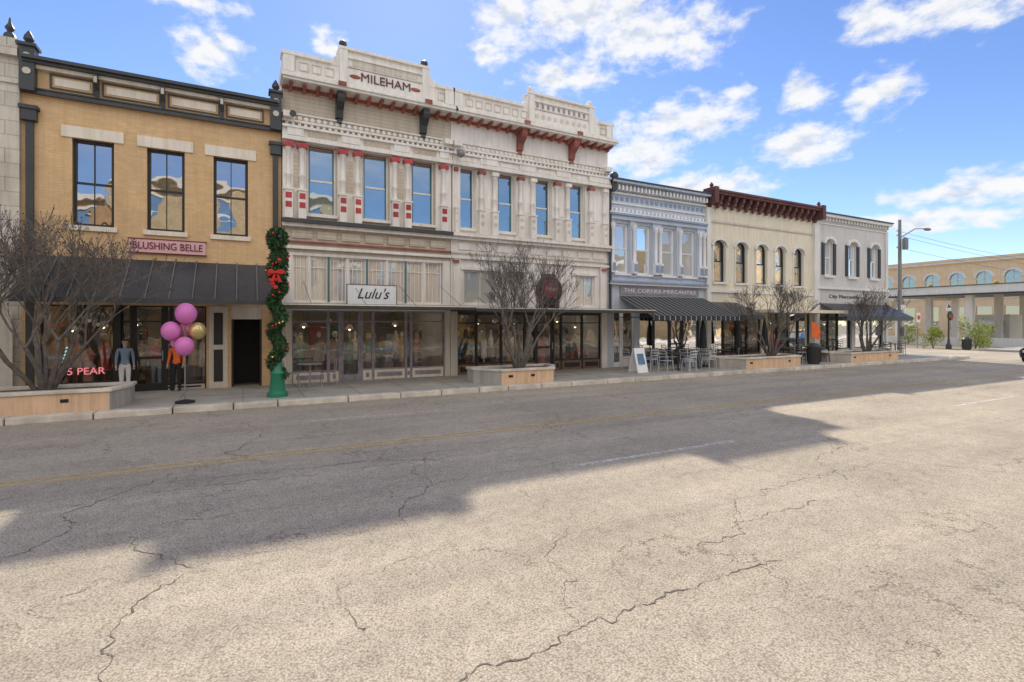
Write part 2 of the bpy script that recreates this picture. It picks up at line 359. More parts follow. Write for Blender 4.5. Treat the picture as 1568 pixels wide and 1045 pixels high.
def goods_fill(g, u0, u1, rows=2, seed=0, ymin=0.45):
    rd = random.Random(seed)
    for k in range(rows):
        y = FY+ymin+k*0.95; u = u0+0.1
        while u < u1-0.3:
            w = rd.uniform(0.15, 0.5); kind = rd.random(); mt = rd.choice(goods)
            if u+w > u1: break
            if kind < 0.35:
                g.box('display_tables', 'goods_8', u, u+w, y, y+0.5, 0.17, 0.75)
                z = 0.75
                for q in range(rd.randint(2, 6)):
                    h = rd.uniform(0.05, 0.22); i_ = rd.uniform(0, w*0.25)
                    g.box('merchandise', rd.choice(goods), u+i_, u+w-i_, y+0.05, y+0.4, z+0.002, z+h); z += h
            elif kind < 0.65:
                ww = max(0.28, w)
                g.lathe('garments', mt, u+w/2, y+0.25, [(0.02, 0.3), (0.03, 0.7), (ww*0.45, 0.72), (ww*0.35, 1.15), (ww*0.42, 1.4), (ww*0.3, 1.52), (0.05, 1.56), (0.05, 1.7)], 10)
                g.ball('garment_forms', 'goods_0', (u+w/2, y+0.25, 1.76), 0.09, (0.85, 1, 1.2), 8)
            elif kind < 0.88:
                z = 0.17
                g.box('shelf_sides', 'goods_8', u, u+0.03, y, y+0.35, z, 1.9); g.box('shelf_sides', 'goods_8', u+w-0.03, u+w, y, y+0.35, z, 1.9)
                for q in range(5):
                    zz = 0.3+q*0.38; g.box('shelves', 'goods_5', u+0.03, u+w-0.03, y, y+0.35, zz, zz+0.03)
                    for s_ in (0.3, 0.7):
                        if rd.random() < .5: g.ball('merchandise_round', rd.choice(goods), (u+w*s_, y+0.15, zz+0.10), 0.06, (1, 1, 1.1), 8)
                        else: g.box('merchandise', rd.choice(goods), u+w*s_-0.05, u+w*s_+0.05, y+0.05, y+0.25, zz+0.032, zz+rd.uniform(0.12, 0.3))
            else:
                g.lathe('vases', mt, u+w/2, y+0.2, [(0.12, 0.17), (0.15, 0.5), (0.1, 0.9), (0.2, 1.2), (0.05, 1.4)], 10)
            u += w+rd.uniform(0.03, 0.38)
    for k in range(int((u1-u0)/0.8)):
        uu = u0+0.4+k*0.8
        if rd.random() < 0.85: g.box('wall_pictures', rd.choice(goods), uu-0.25, uu+0.25, FY+4.14, FY+4.19, 1.1, 1.1+rd.uniform(0.5, 1.1))
        if rd.random() < 0.6:
            yy = FY+rd.uniform(0.6, 1.3); zz = rd.uniform(1.95, 2.25)
            g.tube('pendant_lamps', 'sign_black', (uu, yy, zz+0.1), (uu, yy, 2.7), 0.01, 0.01, 5)
            g.lathe('pendant_shades', 'goods_3', uu, yy, [(0.14, zz), (0.10, zz+0.10), (0.03, zz+0.18)], 10)
            g.ball('pendant_bulbs', 'bulb', (uu, yy, zz-0.01), 0.045, n=8)

def storefront(g, u0, u1, z0, z1, mulls, frame, bulk='white_paint', bh=0.42, doors=(), transom=None, y=FY+0.1):
    fw = 0.045
    edges = [u0]+list(mulls)+[u1]
    for a_, b_ in zip(edges[:-1], edges[1:]):
        isdoor = any(abs(a_-d) < 0.02 for d in doors)
        g.box('shop_frames', frame, a_, a_+fw, y, y+0.1, z0, z1); g.box('shop_frames', frame, b_-fw, b_, y, y+0.1, z0, z1)
        g.box('shop_frames', frame, a_+fw, b_-fw, y+0.005, y+0.095, z1-fw, z1)
        zb = z0 if isdoor else z0+bh
        if isdoor:
            g.box('door_rails', frame, a_+fw, b_-fw, y+0.02, y+0.08, z0, z0+0.22)
            g.box('door_rails', frame, a_+fw, b_-fw, y+0.02, y+0.08, z0+0.95, z0+1.03)
            g.box('door_stiles', frame, a_+fw, a_+fw+0.08, y+0.022, y+0.078, z0+0.22, z1-fw)
            g.box('door_stiles', frame, b_-fw-0.08, b_-fw, y+0.022, y+0.078, z0+0.22, z1-fw)
            g.tube('door_handle', 'hub', (b_-fw-0.04, y-0.03, z0+0.9), (b_-fw-0.04, y-0.03, z0+1.2), 0.012, 0.012, 6)
        else:
            g.box('bulkhead', bulk, a_+fw, b_-fw, y+0.01, y+0.12, z0, zb)
            g.box('bulkhead_panel', frame, a_+fw+0.1, b_-fw-0.1, y-0.004, y+0.012, z0+0.1, zb-0.1)
            g.box('shop_frames', frame, a_+fw, b_-fw, y-0.01, y+0.09, zb, zb+0.05)
        if transom: g.box('shop_frames', frame, a_+fw, b_-fw, y+0.006, y+0.094, transom, transom+0.05)
        t = random.uniform(-0.006, 0.006)
        g.add('shop_glass', 'glass_shop', [(a_+fw, y+0.05+t, zb+0.02), (b_-fw, y+0.05-t, zb+0.02), (b_-fw, y+0.05-t, z1-fw), (a_+fw, y+0.05+t, z1-fw)], [(0, 1, 2, 3)])

def sloped_awning(g, mat, u0, u1, zt, yf, zf, seam=None, valance=0.15, frame='dark_metal'):
    g.prism('awning', mat, [(FY-0.01, zt), (FY-0.01, zt-0.04), (yf, zf-0.04), (yf, zf)], 'x', u0, u1)
    g.box('awning_valance', mat, u0+0.003, u1-0.003, yf-0.03, yf-0.002, zf-valance, zf+0.01)
    if seam:
        n = int((u1-u0)/seam)
        for i in range(n+1):
            x = u0+(u1-u0-0.03)*i/n
            g.prism('awning_seams', 'awning_seam', [(FY-0.02, zt+0.05), (FY-0.02, zt+0.004), (yf-0.01, zf+0.004), (yf-0.01, zf+0.05)], 'x', x, x+0.03)
    for x in (u0+0.05, u1-0.08):
        g.tube('awning_struts', frame, (x, yf+0.03, zf-0.06), (x, FY-0.01, zf-0.06), 0.02, 0.02, 6)

def dentils(g, mat, u0, u1, z0, z1, y0, y1, w, gap, part='dentils'):
    n = int((u1-u0)/(w+gap)); st = (u1-u0)/n
    for i in range(n):
        x = u0+i*st+gap/2
        g.box(part, mat, x, x+st-gap, y0, y1, z0, z1)

def bracket(g, mat, x, w, z0, z1, y0, depth, part='brackets'):
    h = z1-z0
    pts = [(y0, z1), (y0, z0), (y0-depth*0.25, z0+h*0.05), (y0-depth*0.4, z0+h*0.35), (y0-depth*0.9, z0+h*0.6), (y0-depth, z0+h*0.75), (y0-depth, z1)]
    g.prism(part, mat, pts, 'x', x, x+w)

def arch_infill(g, mat, u0, u1, zs, zt, y0, y1, part='arch_infill'):
    n = 10; um = (u0+u1)/2; hw = (u1-u0)/2
    for i in range(n):
        a_ = u0+(u1-u0)*i/n; b_ = u0+(u1-u0)*(i+1)/n
        za = zs+(zt-zs)*math.sqrt(max(0, 1-((a_-um)/hw)**2)); zb = zs+(zt-zs)*math.sqrt(max(0, 1-((b_-um)/hw)**2))
        g.prism(part, mat, [(a_, min(za, zt-0.001)), (b_, min(zb, zt-0.001)), (b_, zt+0.002), (a_, zt+0.002)], 'y', y0, y1)

def arch_hood(g, mat, u0, u1, zs, zt, y0, y1, t=0.12, part='window_hoods'):
    n = 12; um = (u0+u1)/2; hw = (u1-u0)/2
    def P(i, e):
        a_ = math.pi*(1-i/n); return (um+(hw+e)*math.cos(a_), zs+(zt-zs+e)*math.sin(a_))
    for i in range(n):
        g.prism(part, mat, [P(i, 0.01), P(i+1, 0.01), P(i+1, t), P(i, t)], 'y', y0, y1)

# ------------------------------------------------------------------ ground, road
def sheet(name, mat, pts, z):
    me = bpy.data.meshes.new(name); me.from_pydata([(x, y, z) for x, y in pts], [], [tuple(range(len(pts)))]); me.update()
    o = bpy.data.objects.new(name, me); COL.objects.link(o); me.materials.append(MATS[mat]); return o
sheet('ground', 'ground_earth', [(-900, -900), (1500, -900), (1500, 900), (-900, 900)], 0.0)
sheet('road', 'asphalt', [(-200, -3.6), (500, -3.6), (500, 14.7), (50, 14.7), (50, 200), (39.5, 200), (39.5, 14.7), (-200, 14.7)], 0.004)

g = G('sidewalk')
g.box('slab', 'sidewalk_concrete', -120, 39.3, 14.92, FY+0.6, 0.0, 0.15)
for i in range(-60, 26):
    g.box('joint', 'crack_dark', i*1.5, i*1.5+0.012, 14.93, FY, 0.15, 0.153)
g.box('joint', 'crack_dark', -120, 39.2, 16.6, 16.612, 0.15, 0.1535)
g.box('slab_corner', 'sidewalk_concrete', 50.2, 130, 14.92, 18.2, 0.0, 0.15)
g.box('slab_opposite', 'sidewalk_concrete', -120, 150, -9.0, -3.75, 0.0, 0.15)
g.done()
g = G('curb')
x = -60
rd = random.Random(3)
while x < 39:
    w = rd.uniform(1.0, 1.8); h = 0.155+rd.uniform(0, 0.012)
    g.box('curb_stones', 'curb_concrete', x, min(39.3, x+w-0.03), 14.62+rd.uniform(-0.012, 0.012), 14.915, 0, h); x += w
x = 50.2
while x < 120:
    g.box('curb_stones', 'curb_concrete', x, x+2.98, 14.62, 14.915, 0, 0.16); x += 3
g.box('curb_opposite', 'curb_concrete', -60, 150, -3.75, -3.6, 0, 0.16)
g.done(bevel=0.02)

g = G('road_markings')
def strip(mat, x0, x1, y0, y1, z=0.008, part='stripe'):
    g.add(part, mat, [(x0, y0, z), (x1, y0, z), (x1, y1, z), (x0, y1, z)], [(0, 1, 2, 3)])
for k in range(-4, 12):
    strip('paint_white', 4.45+12.1*k, 8.1+12.1*k, 6.42, 6.53, part='lane_dashes')
    strip('paint_white', 1.25+12.1*k, 4.7+12.1*k, 12.05, 12.16, part='lane_dashes')
strip('paint_yellow', -150, 300, 9.16, 9.29, part='centre_line'); strip('paint_yellow', -150, 300, 9.38, 9.51, part='centre_line')
g.done()

g = G('road_cracks')
def crack(pts, w=0.012, seed=0, z=0.0075):
    rd = random.Random(seed); P = []
    for (a_, b_) in zip(pts[:-1], pts[1:]):
        a_ = Vector(a_); b_ = Vector(b_); n = max(2, int((b_-a_).length/0.03))
        for i in range(n):
            t = i/n; q = a_.lerp(b_, t)
            q += Vector((noise.noise(Vector((q.x*3, q.y*3, seed)))*0.12+noise.noise(Vector((q.x*11, q.y*11, seed)))*0.06+rd.uniform(-.010, .010), noise.noise(Vector((q.x*4+9, q.y*4, seed)))*0.12+noise.noise(Vector((q.x*13+5, q.y*13, seed)))*0.06+rd.uniform(-.010, .010)))
            P.append(q)
    vs = []; fs = []
    for i, q in enumerate(P):
        d = (P[min(i+1, len(P)-1)]-P[max(i-1, 0)]); d = d.normalized() if d.length > 0 else Vector((1, 0)); nn = Vector((-d.y, d.x))
        ww = w*rd.uniform(0.15, 1.0)*(0.35+0.65*min(1, min(i, len(P)-1-i)/8))*(0.75+0.9*noise.noise(Vector((q.x*5, q.y*5, 3+seed))))
        ww = max(ww, 0.002)
        vs += [(q.x+nn.x*ww/2, q.y+nn.y*ww/2, z), (q.x-nn.x*ww/2, q.y-nn.y*ww/2, z)]
        if i: fs.append((2*i-2, 2*i-1, 2*i+1, 2*i))
    g.add('crack', 'crack_dark', vs, fs)
crack([(-0.2, 2.6), (1.13, 2.97), (1.70, 2.95), (2.17, 3.04), (2.84, 3.03), (3.63, 3.08), (4.41, 3.08)], 0.024, 1)
crack([(2.17, 3.04), (2.19, 3.42), (2.52, 3.59), (2.53, 4.14), (3.19, 4.59)], 0.014, 2)
crack([(-0.75, 3.9), (-0.80, 4.60), (-0.68, 4.99), (-0.37, 5.41), (-0.93, 6.04), (-1.0, 6.5)], 0.020, 3)
crack([(0.8, 3.55), (0.68, 4.06), (0.68, 4.62)], 0.016, 4)
crack([(0.68, 4.3), (1.1, 4.6), (1.9, 4.7)], 0.008, 44)
crack([(3.93, 3.57), (4.57, 3.67), (5.03, 3.83), (6.46, 3.80)], 0.016, 5)
crack([(4.57, 3.67), (5.4, 4.3), (6.6, 4.45), (9.0, 4.4)], 0.012, 6)
crack([(1.55, 5.3), (1.62, 5.9), (2.3, 6.6), (2.2, 7.3), (3.0, 8.6)], 0.016, 7)
crack([(-2.2, 6.0), (-1.6, 6.9), (-1.8, 7.6), (-0.9, 8.8)], 0.018, 8)
crack([(-0.9, 6.7), (1.5, 6.6), (4.4, 6.75)], 0.010, 9)
crack([(6.3, 9.6), (6.6, 10.4), (6.1, 11.5)], 0.02, 10)
crack([(0.3, 8.9), (-0.2, 9.8), (0.4, 11.3), (-0.1, 13.0)], 0.02, 12)
crack([(3.2, 8.5), (6.2, 8.7), (9.2, 8.55), (13, 8.7)], 0.016, 13)
crack([(7.3, 3.9), (8.1, 5.0), (9.4, 5.3), (10.2, 6.3)], 0.012, 14)
crack([(-1.0, 8.4), (2.0, 8.2), (3.1, 7.5)], 0.014, 15)
crack([(-6, 7.8), (-3, 7.7), (-1.0, 8.0), (2.5, 7.85), (6, 7.9)], 0.014, 16)
crack([(4.0, 6.0), (4.3, 6.8), (3.9, 7.8)], 0.012, 17)
crack([(9.0, 6.8), (9.6, 7.9), (9.2, 9.0)], 0.014, 18)
crack([(-0.37, 5.41), (0.1, 5.5), (0.6, 5.35)], 0.008, 19)
crack([(2.9, 5.0), (3.3, 5.4), (3.1, 6.0)], 0.010, 20)
g.done()
g = G('manhole_cover')
g.lathe('lid', 'crack_dark', -4.1, 11.2, [(0.32, 0.005), (0.32, 0.012), (0.28, 0.014)], 24); g.done()

# ------------------------------------------------------------------ stone_building (far left)
g = G('stone_building')
U0, U1 = -14.0, -5.32
wall(g, 'stone_old', U0, U1, 2.9, 9.3, [(-12.5, -11.5), (-10, -9), (-7.6, -6.6)], 5.0, 7.4)
for a_ in (-12.5, -10, -7.6):
    window(g, a_, a_+1.0, 5.0, 7.4); g.box('lintels', 'cream_lintel', a_-0.2, a_+1.2, FY-0.06, FY-0.002, 7.4, 7.75)
g.box('stone_pier', 'stone_old', -5.75, U1, FY-0.14, FY-0.003, 2.9, 9.3)
g.box('cornice', 'stone_old', U0, U1, FY-0.3, FY+0.3, 9.302, 9.55)
g.box('cornice', 'stone_old', U0, U1, FY-0.2, FY+0.3, 9.55, 9.8)
g.box('string_course', 'stone_old', U0, U1, FY-0.2, FY-0.005, 8.6, 8.75)
g.lathe('finial', 'dark_metal', -5.55, FY, [(0.16, 9.8), (0.12, 9.95), (0.05, 10.02), (0.11, 10.12), (0.04, 10.25), (0.02, 10.4)], 10)
wall(g, 'stone_old', U0, U1, 0.15, 2.9, [(-13.5, -10.2), (-9.7, -6.2)], 0.15, 2.6)
storefront(g, -13.5, -10.2, 0.15, 2.6, [-12.2, -11.2], 'black_frame', 'beige_door'); storefront(g, -9.7, -6.2, 0.15, 2.6, [-8.6, -7.5], 'black_frame', 'beige_door')
g.box('door_panel', 'beige_door', -5.95, -5.45, FY-0.165, FY-0.142, 0.2, 2.5)
mass(g, U0, U1, 'stone_old', 9.2, par=9.7, lamps=False); goods_fill(g, U0+0.3, U1-0.3, 1, 5)
g.done()

# ------------------------------------------------------------------ boutique (tan brick)
g = G('tan_brick_boutique')
U0, U1 = -5.32, 1.12
wins = [(-4.25, -3.30), (-2.52, -1.57), (-0.81, 0.15)]
wall(g, 'tan_brick', U0, U1, 2.95, 8.4, wins, 4.94, 7.40)
for a_, b_ in wins:
    window(g, a_, b_, 4.94, 7.40, 'black_frame', 'glass_upper', 0.08, vbar=True)
    g.box('lintels', 'cream_lintel', a_-0.23, b_+0.23, FY-0.04, FY+0.1, 7.402, 7.72)
    g.box('sills', 'cream_lintel', a_-0.08, b_+0.08, FY-0.07, FY+0.1, 4.80, 4.938)
g.box('frieze', 'tan_brick', U0, U1, FY-0.05, FY+0.3, 8.402, 9.2)
g.box('frieze_mould', 'dark_metal', U0, U1, FY-0.16, FY-0.052, 8.42, 8.52)
g.box('frieze_mould', 'dark_metal', U0, U1, FY-0.12, FY-0.053, 8.56, 8.60)
g.box('cornice', 'dark_metal', U0+0.1, U1-0.1, FY-0.42, FY+0.3, 9.27, 9.36)
g.box('cornice', 'dark_metal', U0+0.1, U1-0.1, FY-0.34, FY+0.3, 9.20, 9.268)
g.box('cornice_bed', 'cream_lintel', U0+0.1, U1-0.1, FY-0.20, FY-0.054, 9.10, 9.198)
xs_ = [U0+0.45, -3.72, -2.15, -0.62, U1-0.5]
for a_, b_ in zip(xs_[:-1], xs_[1:]):
    a2 = a_+0.16; b2 = b_-0.02
    for (c0, c1, e0, e1) in ((a2, b2, 8.66, 8.70), (a2, b2, 9.03, 9.07)):
        g.box('frieze_panels', 'dark_metal', c0, c1, FY-0.09, FY-0.051, e0, e1)
    g.box('frieze_panels', 'dark_metal', a2, a2+0.04, FY-0.088, FY-0.051, 8.70, 9.03); g.box('frieze_panels', 'dark_metal', b2-0.04, b2, FY-0.088, FY-0.051, 8.70, 9.03)
    g.box('frieze_inset', 'cream_lintel', a2+0.1, b2-0.1, FY-0.075, FY-0.052, 8.76, 8.97)
for x in xs_[1:-1]:
    bracket(g, 'dark_metal', x, 0.10, 8.53, 9.19, FY-0.055, 0.26)
    g.box('bracket_side', 'beige_door', x+0.012, x+0.088, FY-0.32, FY-0.30, 8.95, 9.12)
for x in (U0+0.03, U1-0.33):
    g.box('corner_block', 'dark_metal', x, x+0.32, FY-0.30, FY+0.05, 8.45, 9.62)
    g.box('corner_cap', 'dark_metal', x-0.05, x+0.37, FY-0.36, FY+0.08, 9.622, 9.70)
    g.disc_y('roundel', 'beige_door', x+0.16, FY-0.325, FY-0.301, 9.35, 0.09, 14); g.disc_y('roundel', 'beige_door', x+0.16, FY-0.325, FY-0.301, 8.95, 0.09, 14)
    g.lathe('finial', 'dark_metal', x+0.16, FY-0.12, [(0.12, 9.70), (0.05, 9.76), (0.12, 9.86), (0.10, 9.95), (0.02, 10.1)], 12)
    g.box('pilaster_capital', 'dark_metal', x-0.04, x+0.36, FY-0.22, FY-0.004, 7.98, 8.08)
    g.box('pilaster_capital', 'dark_metal', x, x+0.32, FY-0.18, FY-0.004, 7.68, 7.978)
    g.box('pilaster_shaft', 'dark_metal', x+0.08, x+0.24, FY-0.10, FY-0.004, 0.16, 7.678)
g.box('name_board', 'sign_pink', -2.94, -1.02, FY-0.07, FY-0.01, 4.27, 4.66)
for z in (4.25, 4.66): g.box('name_board_frame', 'sign_text_dark', -2.97, -0.99, FY-0.085, FY-0.01, z, z+0.025)
g.text('name_text', 'sign_text_dark', 'BLUSHING BELLE', -1.98, FY-0.08, 4.465, 0.30, w=1.75)
sloped_awning(g, 'awning_metal', -5.1, 0.95, 4.05, 16.9, 2.84, seam=0.52, valance=0.12)
openings = [(-4.95, -3.30), (-3.14, -1.0), (-0.32, 0.55)]
wall(g, 'tan_brick', U0, U1, 0.15, 2.95, openings, 0.15, 2.7)
g.box('pier_face', 'black_frame', -3.30, -3.14, FY-0.03, FY+0.25, 0.15, 2.7)
storefront(g, -4.95, -3.30, 0.15, 2.7, [], 'black_frame', 'cream_lintel', bh=0.3)
storefront(g, -3.14, -1.0, 0.15, 2.7, [-2.90, -2.05, -1.92], 'black_frame', 'beige_door', doors=(-2.90,), bh=0.15, transom=2.2)
g.box('pier_panel', 'beige_door', -0.93, -0.42, FY-0.05, FY-0.002, 0.15, 2.7)
for z in (0.35, 1.5): g.box('pier_panel_inset', 'black_frame', -0.80, -0.55, FY-0.065, FY-0.051, z, z+1.0)
g.box('stair_door_jamb', 'black_frame', -0.32, -0.26, FY, FY+0.25, 0.15, 2.3); g.box('stair_door_jamb', 'black_frame', 0.49, 0.55, FY, FY+0.25, 0.15, 2.3)
g.box('stair_transom', 'beige_door', -0.32, 0.55, FY+0.02, FY+0.2, 2.3, 2.7)
g.box('stair_door_panel', 'sign_black', -0.26, 0.49, FY+0.9, FY+0.95, 0.17, 2.3)
g.box('stair_side', 'interior_dark', 0.5, 0.56, FY+0.26, FY+4.1, 0.17, 2.85); g.box('stair_side', 'interior_dark', -0.4, -0.34, FY+0.31, FY+4.1, 0.17, 2.85)
g.box('stair_ceiling', 'interior_dark', -0.34, 0.5, FY+0.31, FY+4.1, 2.5, 2.56)
mass(g, U0, U1, 'tan_brick', 8.7, par=9.1, zmid=2.93); goods_fill(g, -4.9, -0.6, 2, 21, 1.2)
g.text('window_lettering', 'neon_pink', '5 PEAR', -3.95, FY+0.06, 0.80, 0.28, 0.004, w=0.85)
for i in range(8):
    g.tube('beads', 'neon_blue', (-4.6+0.02*i, FY+0.35, 0.75+0.1*i), (-4.57+0.02*i, FY+0.35, 0.8+0.1*i), 0.02, 0.02, 6)
for i in range(7):
    rr = random.Random(90+i)
    g.disc_y('window_stickers', rr.choice(['goods_2', 'goods_7', 'goods_3']), -4.7+0.2*i, FY+0.12, FY+0.125, 2.3-rr.uniform(0, .3), 0.05, 10)
g.done()

def figure(name, x, y, z, H, top, legs, yaw=0.0, arms=0.35, hairm='hair'):
    J = {'pel': (0, 0, .53), 'wa': (0, 0.01, .61), 'ch': (0, 0, .73), 'ne': (0, 0, .83), 'hb': (0, 0, .87), 'hd': (0, -.008, .925), 'ht': (0, 0, .975)}
    R = {'pel': .066, 'wa': .055, 'ch': .070, 'ne': .028, 'hb': .032, 'hd': .050, 'ht': .036}
    E = [('pel', 'wa'), ('wa', 'ch'), ('ch', 'ne'), ('ne', 'hb'), ('hb', 'hd'), ('hd', 'ht')]
    for s_, k in ((-1, 'L'), (1, 'R')):
        J['sh'+k] = (.095*s_, 0, .795); J['el'+k] = (.122*s_, .012, .63); J['wr'+k] = (.128*s_, -.06*arms*3, .50); J['ha'+k] = (.128*s_, -.075*arms*3, .46)
        R['sh'+k] = .034; R['el'+k] = .025; R['wr'+k] = .017; R['ha'+k] = .018
        E += [('ch', 'sh'+k), ('sh'+k, 'el'+k), ('el'+k, 'wr'+k), ('wr'+k, 'ha'+k)]
        J['hi'+k] = (.048*s_, 0, .48); J['kn'+k] = (.048*s_, -.012, .27); J['an'+k] = (.05*s_, .012, .045); J['to'+k] = (.056*s_, -.07, .018)
        R['hi'+k] = .052; R['kn'+k] = .036; R['an'+k] = .026; R['to'+k] = .02
        E += [('pel', 'hi'+k), ('hi'+k, 'kn'+k), ('kn'+k, 'an'+k), ('an'+k, 'to'+k)]
    keys = list(J); me = bpy.data.meshes.new('tmp')
    me.from_pydata([tuple(c*H for c in J[k]) for k in keys], [(keys.index(a_), keys.index(b_)) for a_, b_ in E], [])
    o = bpy.data.objects.new('tmp', me); COL.objects.link(o)
    o.modifiers.new('skin', 'SKIN')
    for i, k in enumerate(keys):
        sv = me.skin_vertices[0].data[i]; sv.radius = (R[k]*H, R[k]*H*(0.72 if k in ('pel', 'wa', 'ch') else 1)); sv.use_root = (k == 'pel')
    ss = o.modifiers.new('sub', 'SUBSURF'); ss.levels = 2
    dg = bpy.context.evaluated_depsgraph_get(); nm = bpy.data.meshes.new_from_object(o.evaluated_get(dg)); bpy.data.objects.remove(o)
    for mm_ in (top, legs, 'skin', hairm): nm.materials.append(MATS[mm_])
    for f in nm.polygons:
        c_ = f.center/H
        if c_.z > .94 or (c_.z > .88 and c_.y > .01): f.material_index = 3
        elif c_.z > .83: f.material_index = 2
        elif abs(c_.x) > .10 and c_.z < .515: f.material_index = 2
        elif c_.z > .52 or abs(c_.x) > .10: f.material_index = 0
        elif c_.z > .03: f.material_index = 1
        else: f.material_index = 3
        f.use_smooth = True
    e = bpy.data.objects.new(name, None); COL.objects.link(e); e.location = (x, y, z); e.rotation_euler = (0, 0, yaw)
    b_ = bpy.data.objects.new('body', nm); COL.objects.link(b_); b_.parent = e
    gg = G('x'); bpy.data.objects.remove(gg.e); gg.e = e
    gg.ball('nose', 'skin', (0, -.062*H, .915*H), .008*H, (1, 1.2, 1.4), 8)
    for s_ in (-1, 1):
        gg.ball('eyes', 'hair', (.018*s_*H, -.053*H, .928*H), .006*H, (1.2, .6, .7), 8); gg.ball('ears', 'skin', (.048*s_*H, 0, .92*H), .012*H, (.4, .8, 1.3), 8)
        for q in range(4):
            gg.tube('fingers', 'skin', ((.128*s_+(q-1.5)*.004)*H, (-.075*arms*3-.004*q)*H, .455*H), ((.128*s_+(q-1.5)*.005)*H, (-.085*arms*3-.006*q)*H, (.425+.003*abs(q-1.5))*H), .0045*H, .0035*H, 6)
        gg.tube('thumbs', 'skin', (.118*s_*H, -.08*arms*3*H, .465*H), (.110*s_*H, -.10*arms*3*H, .44*H), .005*H, .004*H, 6)
    gg.ball('mouth', 'cloth_red', (0, -.052*H, .895*H), .008*H, (1.5, .5, .5), 8)
    gg.done()
    return e
figure('store_mannequin', -3.0, FY-0.28, 0.15, 1.62, 'denim', 'pants_white', yaw=0.2)
figure('store_mannequin', -2.35, FY+0.55, 0.17, 1.62, 'cloth_red', 'denim', yaw=0.0)
figure('store_mannequin', -1.75, FY-0.30, 0.15, 1.60, 'orange_cloth', 'cloth_black', yaw=-0.2)

